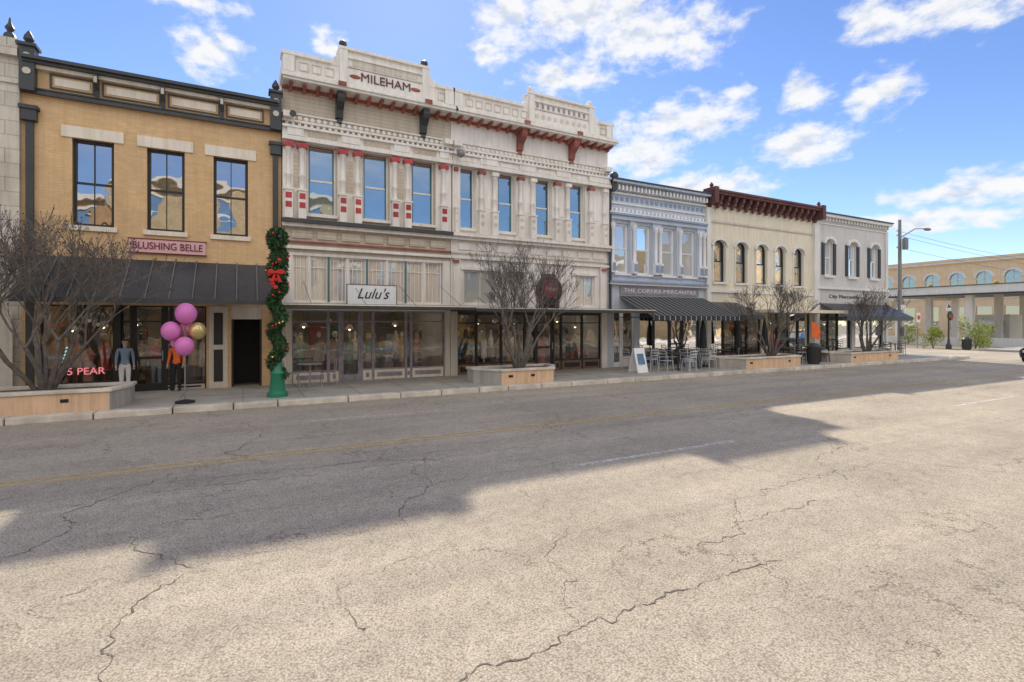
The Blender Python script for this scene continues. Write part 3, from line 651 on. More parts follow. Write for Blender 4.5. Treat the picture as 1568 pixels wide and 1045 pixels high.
# ------------------------------------------------------------------ the two ornate fronts
def ornate(name, U0, U1, wins, wallmat, trim, redbits, ped, bigb, pedtext, ledge, seed):
    g = G(name)
    zW0, zW1 = 5.86, 8.20
    wall(g, wallmat, U0, U1, 4.55, 10.0, wins, zW0, zW1)
    for a_, b_ in wins:
        window(g, a_, b_, zW0, zW1, trim, 'glass_blue', 0.06)
        g.box('window_inner_frame', 'teal_paint', a_+0.06, a_+0.10, FY+0.13, FY+0.21, zW0+0.06, zW1-0.06); g.box('window_inner_frame', 'teal_paint', b_-0.10, b_-0.06, FY+0.13, FY+0.21, zW0+0.06, zW1-0.06)
        g.box('window_head_trim', 'rust_red', a_+0.07, b_-0.07, FY+0.105, FY+0.119, zW1-0.07, zW1-0.02)
        g.box('sills', trim, a_-0.05, b_+0.05, FY-0.12, FY+0.1, zW0-0.10, zW0-0.002)
    piers = [(U0+0.05, wins[0][0]-0.03)]+[(wins[i][1]+0.03, wins[i+1][0]-0.03) for i in range(len(wins)-1)]+[(wins[-1][1]+0.03, U1-0.05)]
    for a_, b_ in piers:
        w = b_-a_; g.box('piers', trim, a_, b_, FY-0.08, FY-0.003, 5.62, 8.2)
        two = w > 0.6
        cs = [a_+w*0.2, b_-w*0.2] if two else [(a_+b_)/2]
        for c_ in cs:
            r = min(0.085, w*0.22)
            g.lathe('colonettes', trim, c_, FY-0.15, [(r*1.4, 6.55), (r, 6.65), (r*0.9, 7.0), (r*1.25, 7.04), (r*1.25, 7.12), (r*0.85, 7.16), (r*0.8, 7.85), (r*1.3, 7.9), (r*1.6, 8.1)], 12)
            g.box('pedestals', trim, c_-r*1.45, c_+r*1.45, FY-0.29, FY-0.081, 5.64, 6.55)
            g.box('pedestal_caps', trim, c_-r*1.8, c_+r*1.8, FY-0.32, FY-0.082, 6.551, 6.61)
            if redbits > 1:
                for z in (5.98, 6.28):
                    g.box('red_panels', 'red_paint', c_-r*1.1, c_+r*1.1, FY-0.30, FY-0.289, z, z+0.19)
                g.box('red_capitals', 'red_paint', c_-r*1.9, c_+r*1.9, FY-0.30, FY-0.083, 7.98, 8.12)
            else:
                for z in (5.98, 6.28):
                    g.disc_y('rosettes', 'beige_door', c_, FY-0.305, FY-0.289, z+0.08, r*0.9, 12)
                g.box('capitals', 'rust_red' if c_ == cs[0] else trim, c_-r*1.7, c_+r*1.7, FY-0.30, FY-0.083, 7.98, 8.12)
        if two:
            g.box('pier_panel', wallmat, a_+w*0.36, b_-w*0.36, FY-0.10, FY-0.081, 6.7, 7.8)
    g.box('architrave', trim, U0, U1, FY-0.30, FY-0.004, 8.202, 8.34)
    g.box('architrave', trim, U0, U1, FY-0.22, FY-0.004, 8.342, 8.60)
    for a_, b_ in piers:
        g.box('frieze_blocks', trim, a_+0.1, b_-0.1, FY-0.29, FY-0.221, 8.36, 8.60)
    for a_, b_ in wins:
        g.box('frieze_panel', wallmat, a_, b_, FY-0.245, FY-0.221, 8.40, 8.56)
    g.box('architrave', trim, U0, U1, FY-0.32, FY-0.004, 8.602, 8.68)
    dentils(g, trim, U0+0.05, U1-0.05, 8.74, 8.84, FY-0.12, FY-0.004, 0.09, 0.10)
    g.box('frieze_mould', trim, U0, U1, FY-0.16, FY-0.004, 8.842, 8.91)
    x = U0+0.15
    while x < U1-0.15:
        g.disc_y('scallops', trim, x, FY-0.05, FY-0.004, 9.03, 0.07, 12); x += 0.2
    g.box('frieze_mould', trim, U0, U1, FY-0.08, FY-0.004, 9.12, 9.17)
    g.box('cornice_soffit', trim, U0, U1, FY-0.66, FY+0.3, 10.02, 10.10)
    g.box('cornice', trim, U0-0.05, U1+0.05, FY-0.72, FY+0.3, 10.102, 10.17)
    g.box('cornice', trim, U0-0.03, U1+0.03, FY-0.66, FY+0.3, 10.172, 10.26)
    g.box('cornice_bed', 'rust_red' if redbits else trim, U0, U1, FY-0.12, FY-0.004, 9.94, 10.018)
    x = U0+0.2
    while x < U1-0.2:
        bracket(g, 'rust_red', x, 0.10, 9.82, 10.015, FY-0.122, 0.42, 'modillions'); x += 0.42
    for x in bigb:
        bracket(g, 'dark_metal' if redbits > 1 else 'rust_red', x-0.12, 0.24, 9.2, 10.012, FY-0.006, 0.52, 'large_brackets')
        g.box('bracket_drop', 'dark_metal' if redbits > 1 else 'rust_red', x-0.08, x+0.08, FY-0.12, FY-0.005, 9.08, 9.198)
        g.box('cornice_block', 'rust_red' if redbits else trim, x-0.13, x+0.13, FY-0.76, FY-0.722, 10.11, 10.25)
    pt = 10.93; y0 = FY-0.30; y1 = FY+0.15
    g.box('parapet', trim, U0, U1, y0, y1, 10.262, pt)
    g.box('parapet_rail', trim, U0, U1, y0-0.05, y1, 10.262, 10.36)
    g.box('parapet_coping', trim, U0-0.04, ped[0]-0.3, y0-0.10, y1+0.05, pt+0.002, pt+0.12)
    g.box('parapet_coping', trim, ped[1]+0.3, U1+0.04, y0-0.10, y1+0.05, pt+0.002, pt+0.12)
    x = U0+0.1
    while x < U1-0.35:
        if not (ped[0]-0.35 < x < ped[1]+0.1):
            for (a_, b_, e0, e1) in ((x, x+0.3, 10.50, 10.53), (x, x+0.3, 10.77, 10.80), (x, x+0.03, 10.53, 10.77), (x+0.27, x+0.3, 10.53, 10.77)):
                g.box('parapet_panels', 'beige_door', a_, b_, y0-0.03, y0-0.001, e0, e1)
        x += 0.4
    p0, p1 = ped; pz = 11.52
    pts = [(p0-0.75, pt), (p0-0.55, pt+0.10), (p0-0.35, pt+0.14), (p0-0.2, pt+0.28), (p0-0.05, pt+0.42), (p0, pz), (p1, pz), (p1+0.05, pt+0.42), (p1+0.2, pt+0.28), (p1+0.35, pt+0.14), (p1+0.55, pt+0.10), (p1+0.75, pt)]
    g.prism('pediment', trim, pts, 'y', y0-0.012, y1+0.012)
    g.prism('pediment', trim, [(p0, 10.37), (p0, pt-0.002), (p1, pt-0.002), (p1, 10.37)], 'y', y0-0.06, y0-0.001)
    g.box('pediment_coping', trim, p0-0.06, p1+0.06, y0-0.12, y1+0.06, pz+0.002, pz+0.09)
    g.box('pediment_rail', trim, p0, p1, y0-0.08, y0-0.013, 11.26, 11.32)
    g.box('pediment_rail', 'beige_door', p0, p1, y0-0.085, y0-0.013, pt+0.01, pt+0.06)
    for x in (p0+0.1, p1-0.1):
        g.box('pediment_post', trim, x-0.13, x+0.13, y0-0.10, y0-0.014, 10.40, pz)
        g.lathe('urn', 'dark_metal' if redbits > 1 else trim, x, y0+0.1, [(0.12, pz+0.09), (0.05, pz+0.14), (0.14, pz+0.24), (0.12, pz+0.32), (0.03, pz+0.38)], 12)
    if pedtext:
        g.text('parapet_name', 'maroon', pedtext, (p0+p1)/2, y0-0.075, 10.68, 0.42, 0.015, w=(p1-p0)*0.56)
        for s_ in (p0+0.48, p1-0.48): g.ball('name_ornament', 'rust_red', (s_, y0-0.07, 10.66), 0.12, (1.6, 0.25, 0.6), 10)
        g.box('pediment_panel', 'beige_door', p0+0.4, p1-0.4, y0-0.03, y0-0.013, 11.05, 11.22)
    else:
        x = p0+0.35
        while x < p1-0.45:
            g.box('pediment_blocks', 'goods_6', x, x+0.10, y0-0.03, y0-0.013, 11.05, 11.22); x += 0.26
        x = p0+0.35
        while x < p1-0.35:
            g.disc_y('pediment_rosettes', 'beige_door', x, y0-0.08, y0-0.061, 10.68, 0.09, 12); x += 0.30
    for x in (U0+0.02, U1-0.34):
        g.box('end_piers', trim, x, x+0.32, FY-0.14, FY-0.081, 5.62, 8.2)
        g.box('end_piers', trim, x, x+0.32, FY-0.36, FY-0.005, 8.92, 9.11)
        g.box('end_parapet_block', trim, x, x+0.34, y0-0.08, y0-0.002, 10.40, pt)
    g.box('ledge', ledge, U0, U1, FY-0.34, FY-0.005, 5.50, 5.62)
    g.box('ledge_under', trim, U0, U1, FY-0.22, FY-0.005, 5.38, 5.498)
    x = U0+0.3
    while x < U1-0.8:
        g.box('band_panels', wallmat, x, x+0.62, FY-0.06, FY-0.005, 5.02, 5.28); x += 0.8
    g.box('band_line', 'rust_red' if redbits > 1 else 'beige_door', U0, U1, FY-0.09, FY-0.005, 4.86, 4.92)
    g.box('band_mould', trim, U0, U1, FY-0.12, FY-0.005, 4.66, 4.76)
    return g

W1 = [(1.92, 2.86), (3.75, 4.68), (5.52, 6.41)]
g = ornate('ornate_cream_shop_building', 1.14, 7.05, W1, 'siding_cream', 'white_paint', 2, (2.95, 6.05), [2.95, 5.95], 'MILEHAM', 'dark_metal', 1)
wall(g, 'white_paint', 1.14, 7.05, 2.75, 4.548, [(1.45, 6.75)], 2.9, 4.45)
ms = [1.45, 1.98, 2.62, 3.25, 3.92, 4.62, 5.32, 6.02, 6.75]
for i, (a_, b_) in enumerate(zip(ms[:-1], ms[1:])):
    window(g, a_+0.03, b_-0.03, 2.9, 4.45, 'white_paint', 'glass_blind', 0.05, mid=False, vbar=True, y=FY+0.08)
    for q in (0.27, 0.73):
        um = a_+(b_-a_)*q; g.box('transom_bars_thin', 'white_paint', um-0.012, um+0.012, FY+0.09, FY+0.15, 2.95, 4.40)
    g.box('transom_bars', 'teal_paint' if i in (2, 4, 6) else 'white_paint', a_-0.03, a_+0.03, FY+0.02, FY+0.16, 2.9, 4.45)
    g.box('transom_rails', 'white_paint', a_+0.03, b_-0.03, FY+0.088, FY+0.158, 4.05, 4.08)
storefront(g, 1.45, 6.85, 0.15, 2.62, [2.62, 3.0, 3.75, 4.15, 5.35, 5.55], 'goods_6', 'cream_lintel', doors=(3.0,), bh=0.35, transom=2.2)
g.box('corner_pier', 'beige_door', 1.14, 1.45, FY, FY+0.3, 0.15, 2.75); g.box('corner_pier', 'beige_door', 6.85, 7.05, FY, FY+0.3, 0.15, 2.75)
g.box('storefront_head', 'white_paint', 1.45, 6.85, FY+0.03, FY+0.25, 2.62, 2.75)
g.box('canopy', 'dark_metal', 1.05, 7.04, 16.1, FY-0.005, 2.66, 2.735); g.box('canopy_fascia', 'dark_metal', 1.03, 7.04, 16.06, 16.098, 2.62, 2.76)
g.box('canopy_edge', 'cream_lintel', 1.03, 7.04, 16.04, 16.058, 2.71, 2.745)
for x in (1.8, 3.4, 5.0, 6.6):
    g.tube('canopy_rods', 'dark_metal', (x, 16.2, 2.74), (x, FY-0.02, 3.6), 0.008, 0.008, 5)
mass(g, 1.14, 7.05, 'white_paint', 10.0, par=10.9, zmid=2.76); goods_fill(g, 1.5, 6.8, 3, 33)
g.disc_y('vent_ring', 'dark_metal', 1.45, FY-0.42, FY-0.36, 9.02, 0.10, 16)
g.box('sign_board', 'sign_white', 3.12, 4.79, 17.86, 17.90, 2.80, 3.48)
for (a_, b_, e0, e1) in ((3.10, 4.81, 3.48, 3.50), (3.10, 4.81, 2.78, 2.80), (3.10, 3.12, 2.80, 3.48), (4.79, 4.81, 2.80, 3.48)):
    g.box('sign_frame', 'sign_black', a_, b_, 17.85, 17.91, e0, e1)
g.text('sign_lettering', 'sign_black', "Lulu's", 3.96, 17.85, 3.17, 0.50, 0.004, w=1.1, shear=0.4)
g.done()

W2 = [(7.33, 8.07), (9.08, 9.82), (10.84, 11.58), (12.55, 13.27)]
g = ornate('ornate_white_shop_building', 7.07, 14.62, W2, 'white_paint_b', 'white_paint', 1, (10.35, 13.55), [10.05, 12.6], None, 'white_paint', 2)
wall(g, 'white_paint_b', 7.07, 14.62, 2.75, 4.548, [(7.6, 9.1), (9.6, 10.3), (11.1, 11.85), (12.9, 13.9)], 2.9, 4.25)
for a_, b_ in ((7.6, 9.1), (9.6, 10.3), (12.9, 13.9)):
    window(g, a_, b_, 2.9, 4.25, 'white_paint', 'glass_blind', 0.07, mid=False, vbar=True, y=FY+0.08)
    g.box('window_casing', 'white_paint', a_-0.12, b_+0.12, FY-0.05, FY-0.003, 4.252, 4.36)
window(g, 11.1, 11.85, 2.9, 4.25, 'rust_red', 'glass_upper', 0.08, mid=False, y=FY+0.08)
g.disc_y('round_sign_ring', 'maroon', 11.475, FY-0.14, FY-0.005, 3.55, 0.62, 28); g.disc_y('round_sign_face', 'sign_black', 11.475, FY-0.16, FY-0.141, 3.55, 0.56, 28)
g.disc_y('round_sign_centre', 'round_sign_red', 11.475, FY-0.17, FY-0.161, 3.62, 0.40, 24)
g.box('round_sign_lower', 'sign_black', 11.0, 11.95, FY-0.12, FY-0.006, 2.78, 3.35)
g.text('round_sign_text', 'goods_7', 'Salon', 11.475, FY-0.18, 3.62, 0.26, 0.003, shear=0.3)
for x in (7.15, 9.2, 10.45, 12.3, 14.15):
    g.box('lower_pilasters', 'white_paint', x, x+0.28, FY-0.10, FY-0.004, 2.78, 4.65)
g.box('red_trim', 'rust_red', 7.1, 7.35, FY-0.20, FY-0.124, 4.50, 4.60); g.box('red_trim', 'rust_red', 14.2, 14.5, FY-0.20, FY-0.124, 4.50, 4.60)
storefront(g, 7.35, 14.3, 0.15, 2.55, [8.2, 9.3, 10.4, 10.9, 11.8, 12.2, 13.3], 'black_frame', 'goods_8', doors=(10.9,), bh=0.4, transom=2.15)
g.box('corner_pier', 'beige_door', 7.07, 7.35, FY, FY+0.3, 0.15, 2.75); g.box('corner_pier', 'white_paint', 14.3, 14.62, FY, FY+0.3, 0.15, 2.75)
g.box('storefront_head', 'dark_metal', 7.35, 14.3, FY+0.03, FY+0.25, 2.55, 2.75)
g.box('canopy', 'dark_metal', 7.06, 15.2, 16.1, FY-0.006, 2.62, 2.70); g.box('canopy_fascia', 'dark_metal', 7.06, 15.2, 16.06, 16.098, 2.58, 2.73)
g.box('canopy_edge', 'cream_lintel', 7.06, 15.2, 16.04, 16.058, 2.685, 2.715)
mass(g, 7.07, 14.62, 'white_paint_b', 10.0, par=10.9, zmid=2.76); goods_fill(g, 7.4, 14.2, 3, 44)
g.tube('lamp_arm', 'pole_steel', (7.25, FY-0.02, 8.55), (7.25, FY-0.5, 8.6), 0.02, 0.02, 6); g.ball('lamp_globe', 'pole_steel', (7.25, FY-0.6, 8.55), 0.16, (1, 1, 1))
g.tube('downpipe', 'dark_metal', (14.68, FY-0.12, 2.8), (14.68, FY-0.12, 8.2), 0.06, 0.06, 8)
g.ball('siren_horn', 'dark_metal', (14.75, FY-0.3, 8.75), 0.2, (1, 1, 1.1), 10); g.box('siren_box', 'dark_metal', 14.64, 14.85, FY-0.35, FY-0.05, 8.1, 8.6)
g.done()

# ------------------------------------------------------------------ blue grey building
g = G('blue_grey_shop_building')
U0, U1 = 14.64, 20.78
W = [(14.98, 15.85), (16.28, 17.2), (17.85, 18.75), (19.18, 20.15)]
wall(g, 'blue_grey', U0, U1, 4.1, 8.2, W, 4.45, 6.76)
for a_, b_ in W:
    window(g, a_, b_, 4.45, 6.76, 'white_trim', 'glass_blind', 0.09)
    g.box('sills', 'white_trim', a_-0.05, b_+0.05, FY-0.12, FY+0.1, 4.36, 4.448)
for a_, b_ in ((U0+0.02, 14.94), (15.88, 16.25), (17.25, 17.80), (18.80, 19.14), (20.2, U1-0.02)):
    c_ = (a_+b_)/2; w = b_-a_
    g.box('pier', 'blue_grey', a_, b_, FY-0.08, FY-0.004, 4.3, 6.9)
    for q in ([c_] if w < 0.45 else [c_-w*0.27, c_+w*0.27]):
        g.lathe('colonettes', 'white_trim', q, FY-0.14, [(0.11, 4.45), (0.11, 5.0), (0.075, 5.05), (0.07, 6.4), (0.12, 6.5), (0.13, 6.7)], 10)
        g.box('blue_pedestals', 'blue_trim', q-0.09, q+0.09, FY-0.27, FY-0.251, 4.55, 4.9)
        g.box('pedestals', 'white_trim', q-0.11, q+0.11, FY-0.25, FY-0.081, 4.45, 5.0)
g.box('entablature', 'blue_grey', U0, U1, FY-0.16, FY-0.004, 6.90, 7.08); g.box('entablature', 'blue_trim', U0, U1, FY-0.26, FY-0.004, 7.082, 7.17); g.box('entablature', 'white_trim', U0, U1, FY-0.20, FY-0.004, 7.172, 7.24)
dentils(g, 'white_trim', U0+0.05, U1-0.05, 7.28, 7.42, FY-0.10, FY-0.004, 0.1, 0.14)
g.box('frieze_band', 'white_trim', U0, U1, FY-0.08, FY-0.004, 7.62, 7.68)
dentils(g, 'blue_trim', U0+0.05, U1-0.05, 7.80, 7.96, FY-0.03, FY-0.004, 0.16, 0.14, 'frieze_squares')
g.box('frieze_band', 'white_trim', U0, U1, FY-0.14, FY-0.004, 8.06, 8.13)
dentils(g, 'white_trim', U0+0.05, U1-0.05, 8.20, 8.42, FY-0.34, FY-0.004, 0.08, 0.14, 'cornice_brackets')
g.box('cornice_wall', 'blue_grey', U0, U1, FY-0.003, FY+0.3, 8.202, 8.5)
g.box('cornice', 'blue_grey', U0, U1, FY-0.46, FY+0.3, 8.502, 8.60); g.box('cornice', 'dark_metal', U0-0.02, U1+0.02, FY-0.52, FY+0.3, 8.602, 8.66)
wall(g, 'blue_grey', U0, U1, 0.15, 4.098, [(14.95, 16.2), (16.5, 20.5)], 0.15, 2.75)
g.box('lower_cornice', 'blue_trim', U0, U1, FY-0.30, FY-0.004, 4.02, 4.10); g.box('lower_cornice', 'white_trim', U0, U1, FY-0.22, FY-0.004, 3.92, 4.018)
g.box('sign_band', 'goods_6', 15.3, 20.3, FY-0.08, FY-0.004, 3.50, 3.84)
g.text('sign_band_text', 'sign_white', 'THE CORNER MERCANTILE', 17.8, FY-0.09, 3.67, 0.24, 0.004, w=4.6)
storefront(g, 14.95, 16.2, 0.15, 2.75, [15.55], 'white_trim', 'white_trim', doors=(14.95,)); storefront(g, 16.5, 20.5, 0.15, 2.75, [17.5, 18.5, 19.4], 'dark_metal', 'blue_trim', doors=(18.5,))
sloped_awning(g, 'striped_cloth', 15.3, 20.7, 3.42, 16.3, 2.48, None, 0.2)
mass(g, U0, U1, 'blue_grey', 8.2, par=8.6); goods_fill(g, U0+0.3, U1-0.3, 2, 55)
g.done()

# ------------------------------------------------------------------ cream building with maroon cornice
g = G('cream_shop_building')
U0, U1 = 20.80, 30.05
W = [(21.45, 22.32), (23.12, 23.98), (24.78, 25.64), (26.38, 27.22), (28.02, 28.88)]
wall(g, 'cream_wall', U0, U1, 3.5, 8.25, W, 4.3, 6.46)
for a_, b_ in W:
    window(g, a_, b_, 4.3, 6.46, 'black_frame', 'glass_upper', 0.06)
    arch_infill(g, 'cream_wall', a_, b_, 6.15, 6.459, FY-0.002, FY+0.115)
    arch_hood(g, 'grey_trim', a_-0.04, b_+0.04, 6.15, 6.46, FY-0.10, FY-0.005, 0.14)
    g.box('sills', 'grey_trim', a_-0.08, b_+0.08, FY-0.10, FY+0.1, 4.18, 4.298)
    for x in (a_-0.11, b_+0.03): g.box('jamb_trim', 'grey_trim', x, x+0.08, FY-0.04, FY-0.004, 4.3, 6.15)
g.box('string_course', 'grey_trim', U0, U1, FY-0.10, FY-0.004, 3.75, 3.9); g.box('string_course', 'beige_door', U0, U1, FY-0.07, FY-0.004, 7.35, 7.45)
g.box('cornice_wall', 'maroon', U0, U1, FY-0.10, FY+0.3, 8.252, 8.68)
n = 17
for i in range(n):
    x = U0+0.15+(U1-U0-0.5)*i/(n-1)
    bracket(g, 'maroon', x, 0.16, 8.05, 8.68, FY-0.102, 0.36)
    g.box('bracket_panel', 'cream_wall', x+0.22, x+0.42, FY-0.13, FY-0.101, 8.34, 8.56)
g.box('cornice', 'maroon', U0, U1, FY-0.55, FY+0.3, 8.682, 8.80); g.box('cornice', 'maroon', U0-0.02, U1+0.02, FY-0.62, FY+0.3, 8.802, 8.90)
for x in (U0+0.02, U1-0.3): g.box('corner_piers', 'grey_trim', x, x+0.28, FY-0.16, FY-0.004, 0.16, 8.04)
for x in (U0+0.02, U1-0.3):
    g.box('cornice_end_block', 'maroon', x, x+0.28, FY-0.66, FY+0.1, 8.2, 9.0); g.lathe('finial', 'maroon', x+0.14, FY-0.3, [(0.13, 9.0), (0.06, 9.05), (0.11, 9.14), (0.02, 9.28)], 10)
wall(g, 'cream_wall', U0, U1, 0.15, 3.498, [(21.3, 25.2), (25.7, 29.6)], 0.15, 2.8)
storefront(g, 21.3, 25.2, 0.15, 2.8, [22.3, 23.3, 24.2], 'black_frame', 'goods_8', doors=(23.3,)); storefront(g, 25.7, 29.6, 0.15, 2.8, [26.7, 27.7, 28.6], 'black_frame', 'goods_8', doors=(27.7,))
sloped_awning(g, 'awning_metal', 21.1, 23.2, 3.25, 16.9, 2.55, None, 0.2)
g.box('canopy', 'cream_lintel', 23.6, 30.0, 16.6, FY-0.005, 2.70, 2.86)
g.text('wall_sign', 'beige_door', 'Gallery', 23, FY-0.02, 3.6, 0.3)
mass(g, U0, U1, 'cream_wall', 8.3, par=8.7); goods_fill(g, U0+0.3, U1-0.3, 2, 66)
g.done()

# ------------------------------------------------------------------ grey building
g = G('grey_shop_building')
U0, U1 = 30.07, 37.9
W = [(30.95, 31.75), (33.40, 34.25), (35.85, 36.70)]
wall(g, 'grey_wall', U0, U1, 3.2, 8.5, W, 5.05, 7.2)
for a_, b_ in W:
    window(g, a_, b_, 5.05, 7.2, 'white_trim', 'glass_blind', 0.08)
    arch_infill(g, 'grey_wall', a_, b_, 6.92, 7.199, FY-0.002, FY+0.115)
    arch_hood(g, 'grey_trim', a_-0.05, b_+0.05, 6.95, 7.22, FY-0.16, FY-0.005, 0.18)
    g.box('sills', 'grey_trim', a_-0.1, b_+0.1, FY-0.12, FY+0.1, 4.9, 5.048)
    for x in (a_-0.32, b_+0.04):
        g.box('shutters', 'dark_metal', x, x+0.27, FY-0.06, FY-0.004, 5.07, 7.0)
        for q in range(14): g.box('shutter_slats', 'black_frame', x+0.03, x+0.24, FY-0.072, FY-0.061, 5.12+q*0.13, 5.19+q*0.13)
g.box('string_course', 'grey_trim', U0, U1, FY-0.14, FY-0.004, 4.2, 4.35)
g.box('frieze', 'grey_trim', U0, U1, FY-0.06, FY-0.004, 8.1, 8.16)
dentils(g, 'grey_trim', U0+0.05, U1-0.05, 8.3, 8.48, FY-0.18, FY-0.004, 0.12, 0.2)
g.box('cornice', 'grey_trim', U0, U1, FY-0.32, FY+0.3, 8.502, 8.66); g.box('cornice', 'dark_metal', U0, U1+0.05, FY-0.38, FY+0.3, 8.662, 8.74)
for x in (U0+0.02, U1-0.3): g.box('corner_piers', 'grey_trim', x, x+0.28, FY-0.07, FY-0.004, 0.16, 8.09)
g.text('wall_sign', 'dark_metal', 'City Mercantile', 33.0, FY-0.02, 3.78, 0.30, w=3.2)
wall(g, 'grey_wall', U0, U1, 0.15, 3.198, [(30.5, 33.8), (34.2, 37.4)], 0.15, 2.8)
storefront(g, 30.5, 33.8, 0.15, 2.8, [31.5, 32.5], 'black_frame', 'grey_trim', doors=(31.5,)); storefront(g, 34.2, 37.4, 0.15, 2.8, [35.2, 36.2], 'black_frame', 'grey_trim')
sloped_awning(g, 'awning_metal', 30.5, 37.8, 3.35, 17.0, 2.55, None, 0.25)
mass(g, U0, U1, 'grey_wall', 8.3, par=8.6); goods_fill(g, U0+0.3, U1-0.3, 2, 77)
g.done()

# ------------------------------------------------------------------ bank canopy & sandy building across side street
g = G('sandstone_office_building')
BX = 90
def wallx(mat, y0, y1, z0, z1, wins, wz0, wz1, part='walls'):
    g.box(part, mat, BX, BX+0.5, y0, y1, z0, wz0); g.box(part, mat, BX, BX+0.5, y0, y1, wz1, z1); c_ = y0
    for a_, b_ in wins: g.box(part, mat, BX, BX+0.5, c_, a_, wz0, wz1); c_ = b_
    g.box(part, mat, BX, BX+0.5, c_, y1, wz0, wz1)
wn = [(16.2+i*3.0, 17.9+i*3.0) for i in range(10)]
wallx('bank_sand', 15, 46, 5.6, 10.6, wn, 7.0, 9.2)
wallx('bank_sand', 15, 46, 0, 5.6, wn, 1.0, 4.4)
for a_, b_ in wn:
    g.box('window_glass', 'glass_blue', BX+0.2, BX+0.25, a_, b_, 7.0, 9.2); g.box('window_glass', 'glass_upper', BX+0.2, BX+0.25, a_, b_, 1.0, 4.4)
    g.box('window_bars', 'bank_white', BX+0.12, BX+0.19, (a_+b_)/2-0.05, (a_+b_)/2+0.05, 7.0, 9.2); g.box('window_bars', 'bank_white', BX+0.12, BX+0.19, a_, b_, 8.1, 8.2)
    nn = 10; ym = (a_+b_)/2; hw = (b_-a_)/2
    for i in range(nn):
        t0 = math.pi*i/nn; t1 = math.pi*(i+1)/nn
        P0 = lambda t, e: (ym+(hw+e)*math.cos(t), 8.4+(0.8+e)*math.sin(t))
        g.prism('window_arches', 'bank_white', [P0(t0, 0.0), P0(t1, 0.0), P0(t1, 0.3), P0(t0, 0.3)], 'x', BX-0.12, BX-0.003)
        q0 = P0(t0, 0); q1 = P0(t1, 0)
        g.prism('arch_corners', 'bank_sand', [q0, q1, (q1[0], 9.21), (q0[0], 9.21)], 'x', BX-0.002, BX+0.19)
g.box('cornice', 'bank_white', BX-0.4, BX+0.5, 14.8, 46.2, 10.6, 10.9); g.box('cornice', 'bank_sand', BX-0.5, BX+0.5, 14.7, 46.3, 10.902, 11.2)
g.box('band', 'bank_white', BX-0.15, BX-0.002, 15, 46, 5.5, 5.9)
g.box('block', 'bank_sand', BX+0.5, BX+25, 15, 46, 0, 10.6)
g.box('sign', 'red_paint', BX-0.3, BX-0.15, 20, 24, 4.6, 5.3)
g.done()
g = G('drive_through_canopy')
g.box('fascia', 'bank_white', 60, 60.3, 15.5, 29.5, 4.75, 5.65); g.box('fascia_side', 'bank_white', 60.3, 74, 15.5, 15.8, 4.75, 5.65); g.box('fascia_side', 'bank_white', 60.3, 74, 29.2, 29.5, 4.75, 5.65)
g.box('roof_slab', 'roofing', 60.3, 74, 15.8, 29.2, 5.0, 5.4); g.box('fascia_stripe', 'dark_metal', 59.95, 59.998, 15.5, 29.5, 4.75, 4.92)
g.box('roof_edge', 'dark_metal', 59.9, 60.35, 15.4, 29.6, 5.652, 5.72)
for y in (16.5, 22.5, 28.4):
    for x in (60.8, 67, 73): g.box('columns', 'bank_white', x, x+0.55, y, y+0.55, 0, 4.998)
g.box('kiosk', 'bank_white', 68, 71, 22.2, 25, 0, 3.0); g.box('kiosk_glass', 'glass_upper', 67.96, 67.995, 22.6, 24.6, 1.1, 2.4)
g.box('low_wall', 'bank_white', 59.5, 59.8, 17, 34, 0, 0.8)
for x in (61.5, 65, 70): g.ball('roof_pots', 'goods_5', (60.1, 15.5+x-60, 5.85), 0.18)
g.done()

g = G('distant_brick_building')
g.box('walls', 'opp_stone', 60, 85, 60, 90, 0, 6); g.box('roof', 'roofing', 59.5, 85.5, 59.5, 90.5, 6, 6.3)
for i in range(6): g.box('windows', 'glass_upper', 59.96, 59.995, 62+i*4.5, 64+i*4.5, 1.5, 4)
g.done()

# ------------------------------------------------------------------ buildings across the street (seen in the reflections)
def opp(name, X0, X1, H, mat, seed):
    g = G(name); Y = -9.0
    n = int((X1-X0)/2.6); st = (X1-X0)/n
    g.box('block', mat, X0, X1, Y-18, Y-0.3, 0, H)
    floors = max(2, int(round(H/4.2))); fh = H/floors
    for f in range(floors):
        z0 = f*fh; a0 = z0+0.9 if f else 0.4; a1 = z0+fh-0.9
        g.box('walls', mat, X0, X1, Y-0.3, Y, z0, a0); g.box('walls', mat, X0, X1, Y-0.3, Y, a1, z0+fh)
        for i in range(n):
            a_ = X0+i*st; w = st*0.42 if f else st*0.75
            g.box('walls', mat, a_, a_+(st-w)/2, Y-0.3, Y, a0, a1); g.box('walls', mat, a_+st-(st-w)/2, a_+st, Y-0.3, Y, a0, a1)
            g.box('window_glass', 'glass_upper', a_+(st-w)/2, a_+st-(st-w)/2, Y-0.2, Y-0.15, a0, a1)
            g.box('window_heads', 'cream_lintel', a_+(st-w)/2-0.15, a_+st-(st-w)/2+0.15, Y+0.002, Y+0.1, a1, a1+0.3)
            g.box('window_rail', 'white_trim', a_+(st-w)/2, a_+st-(st-w)/2, Y-0.149, Y-0.1, (a0+a1)/2-0.04, (a0+a1)/2+0.04)
    g.box('cornice', 'cream_lintel', X0, X1, Y-0.3, Y+0.5, H+0.002, H+0.4)
    g.box('canopy', 'dark_metal', X0+0.5, X1-0.5, Y+0.01, Y+2.2, 3.2, 3.35)
    g.done()
opp('brick_commercial_building', -26, -8, 11.0, 'opp_brick', 1)
opp('stone_commercial_building', -7.9, 6.5, 12.6, 'opp_stone', 2)
opp('brick_commercial_building', 6.6, 18, 8.0, 'opp_brick', 3)
opp('stone_commercial_building', 18.1, 38, 8.6, 'opp_stone', 4)
opp('brick_commercial_building', 50, 78, 12.5, 'opp_stone', 5)

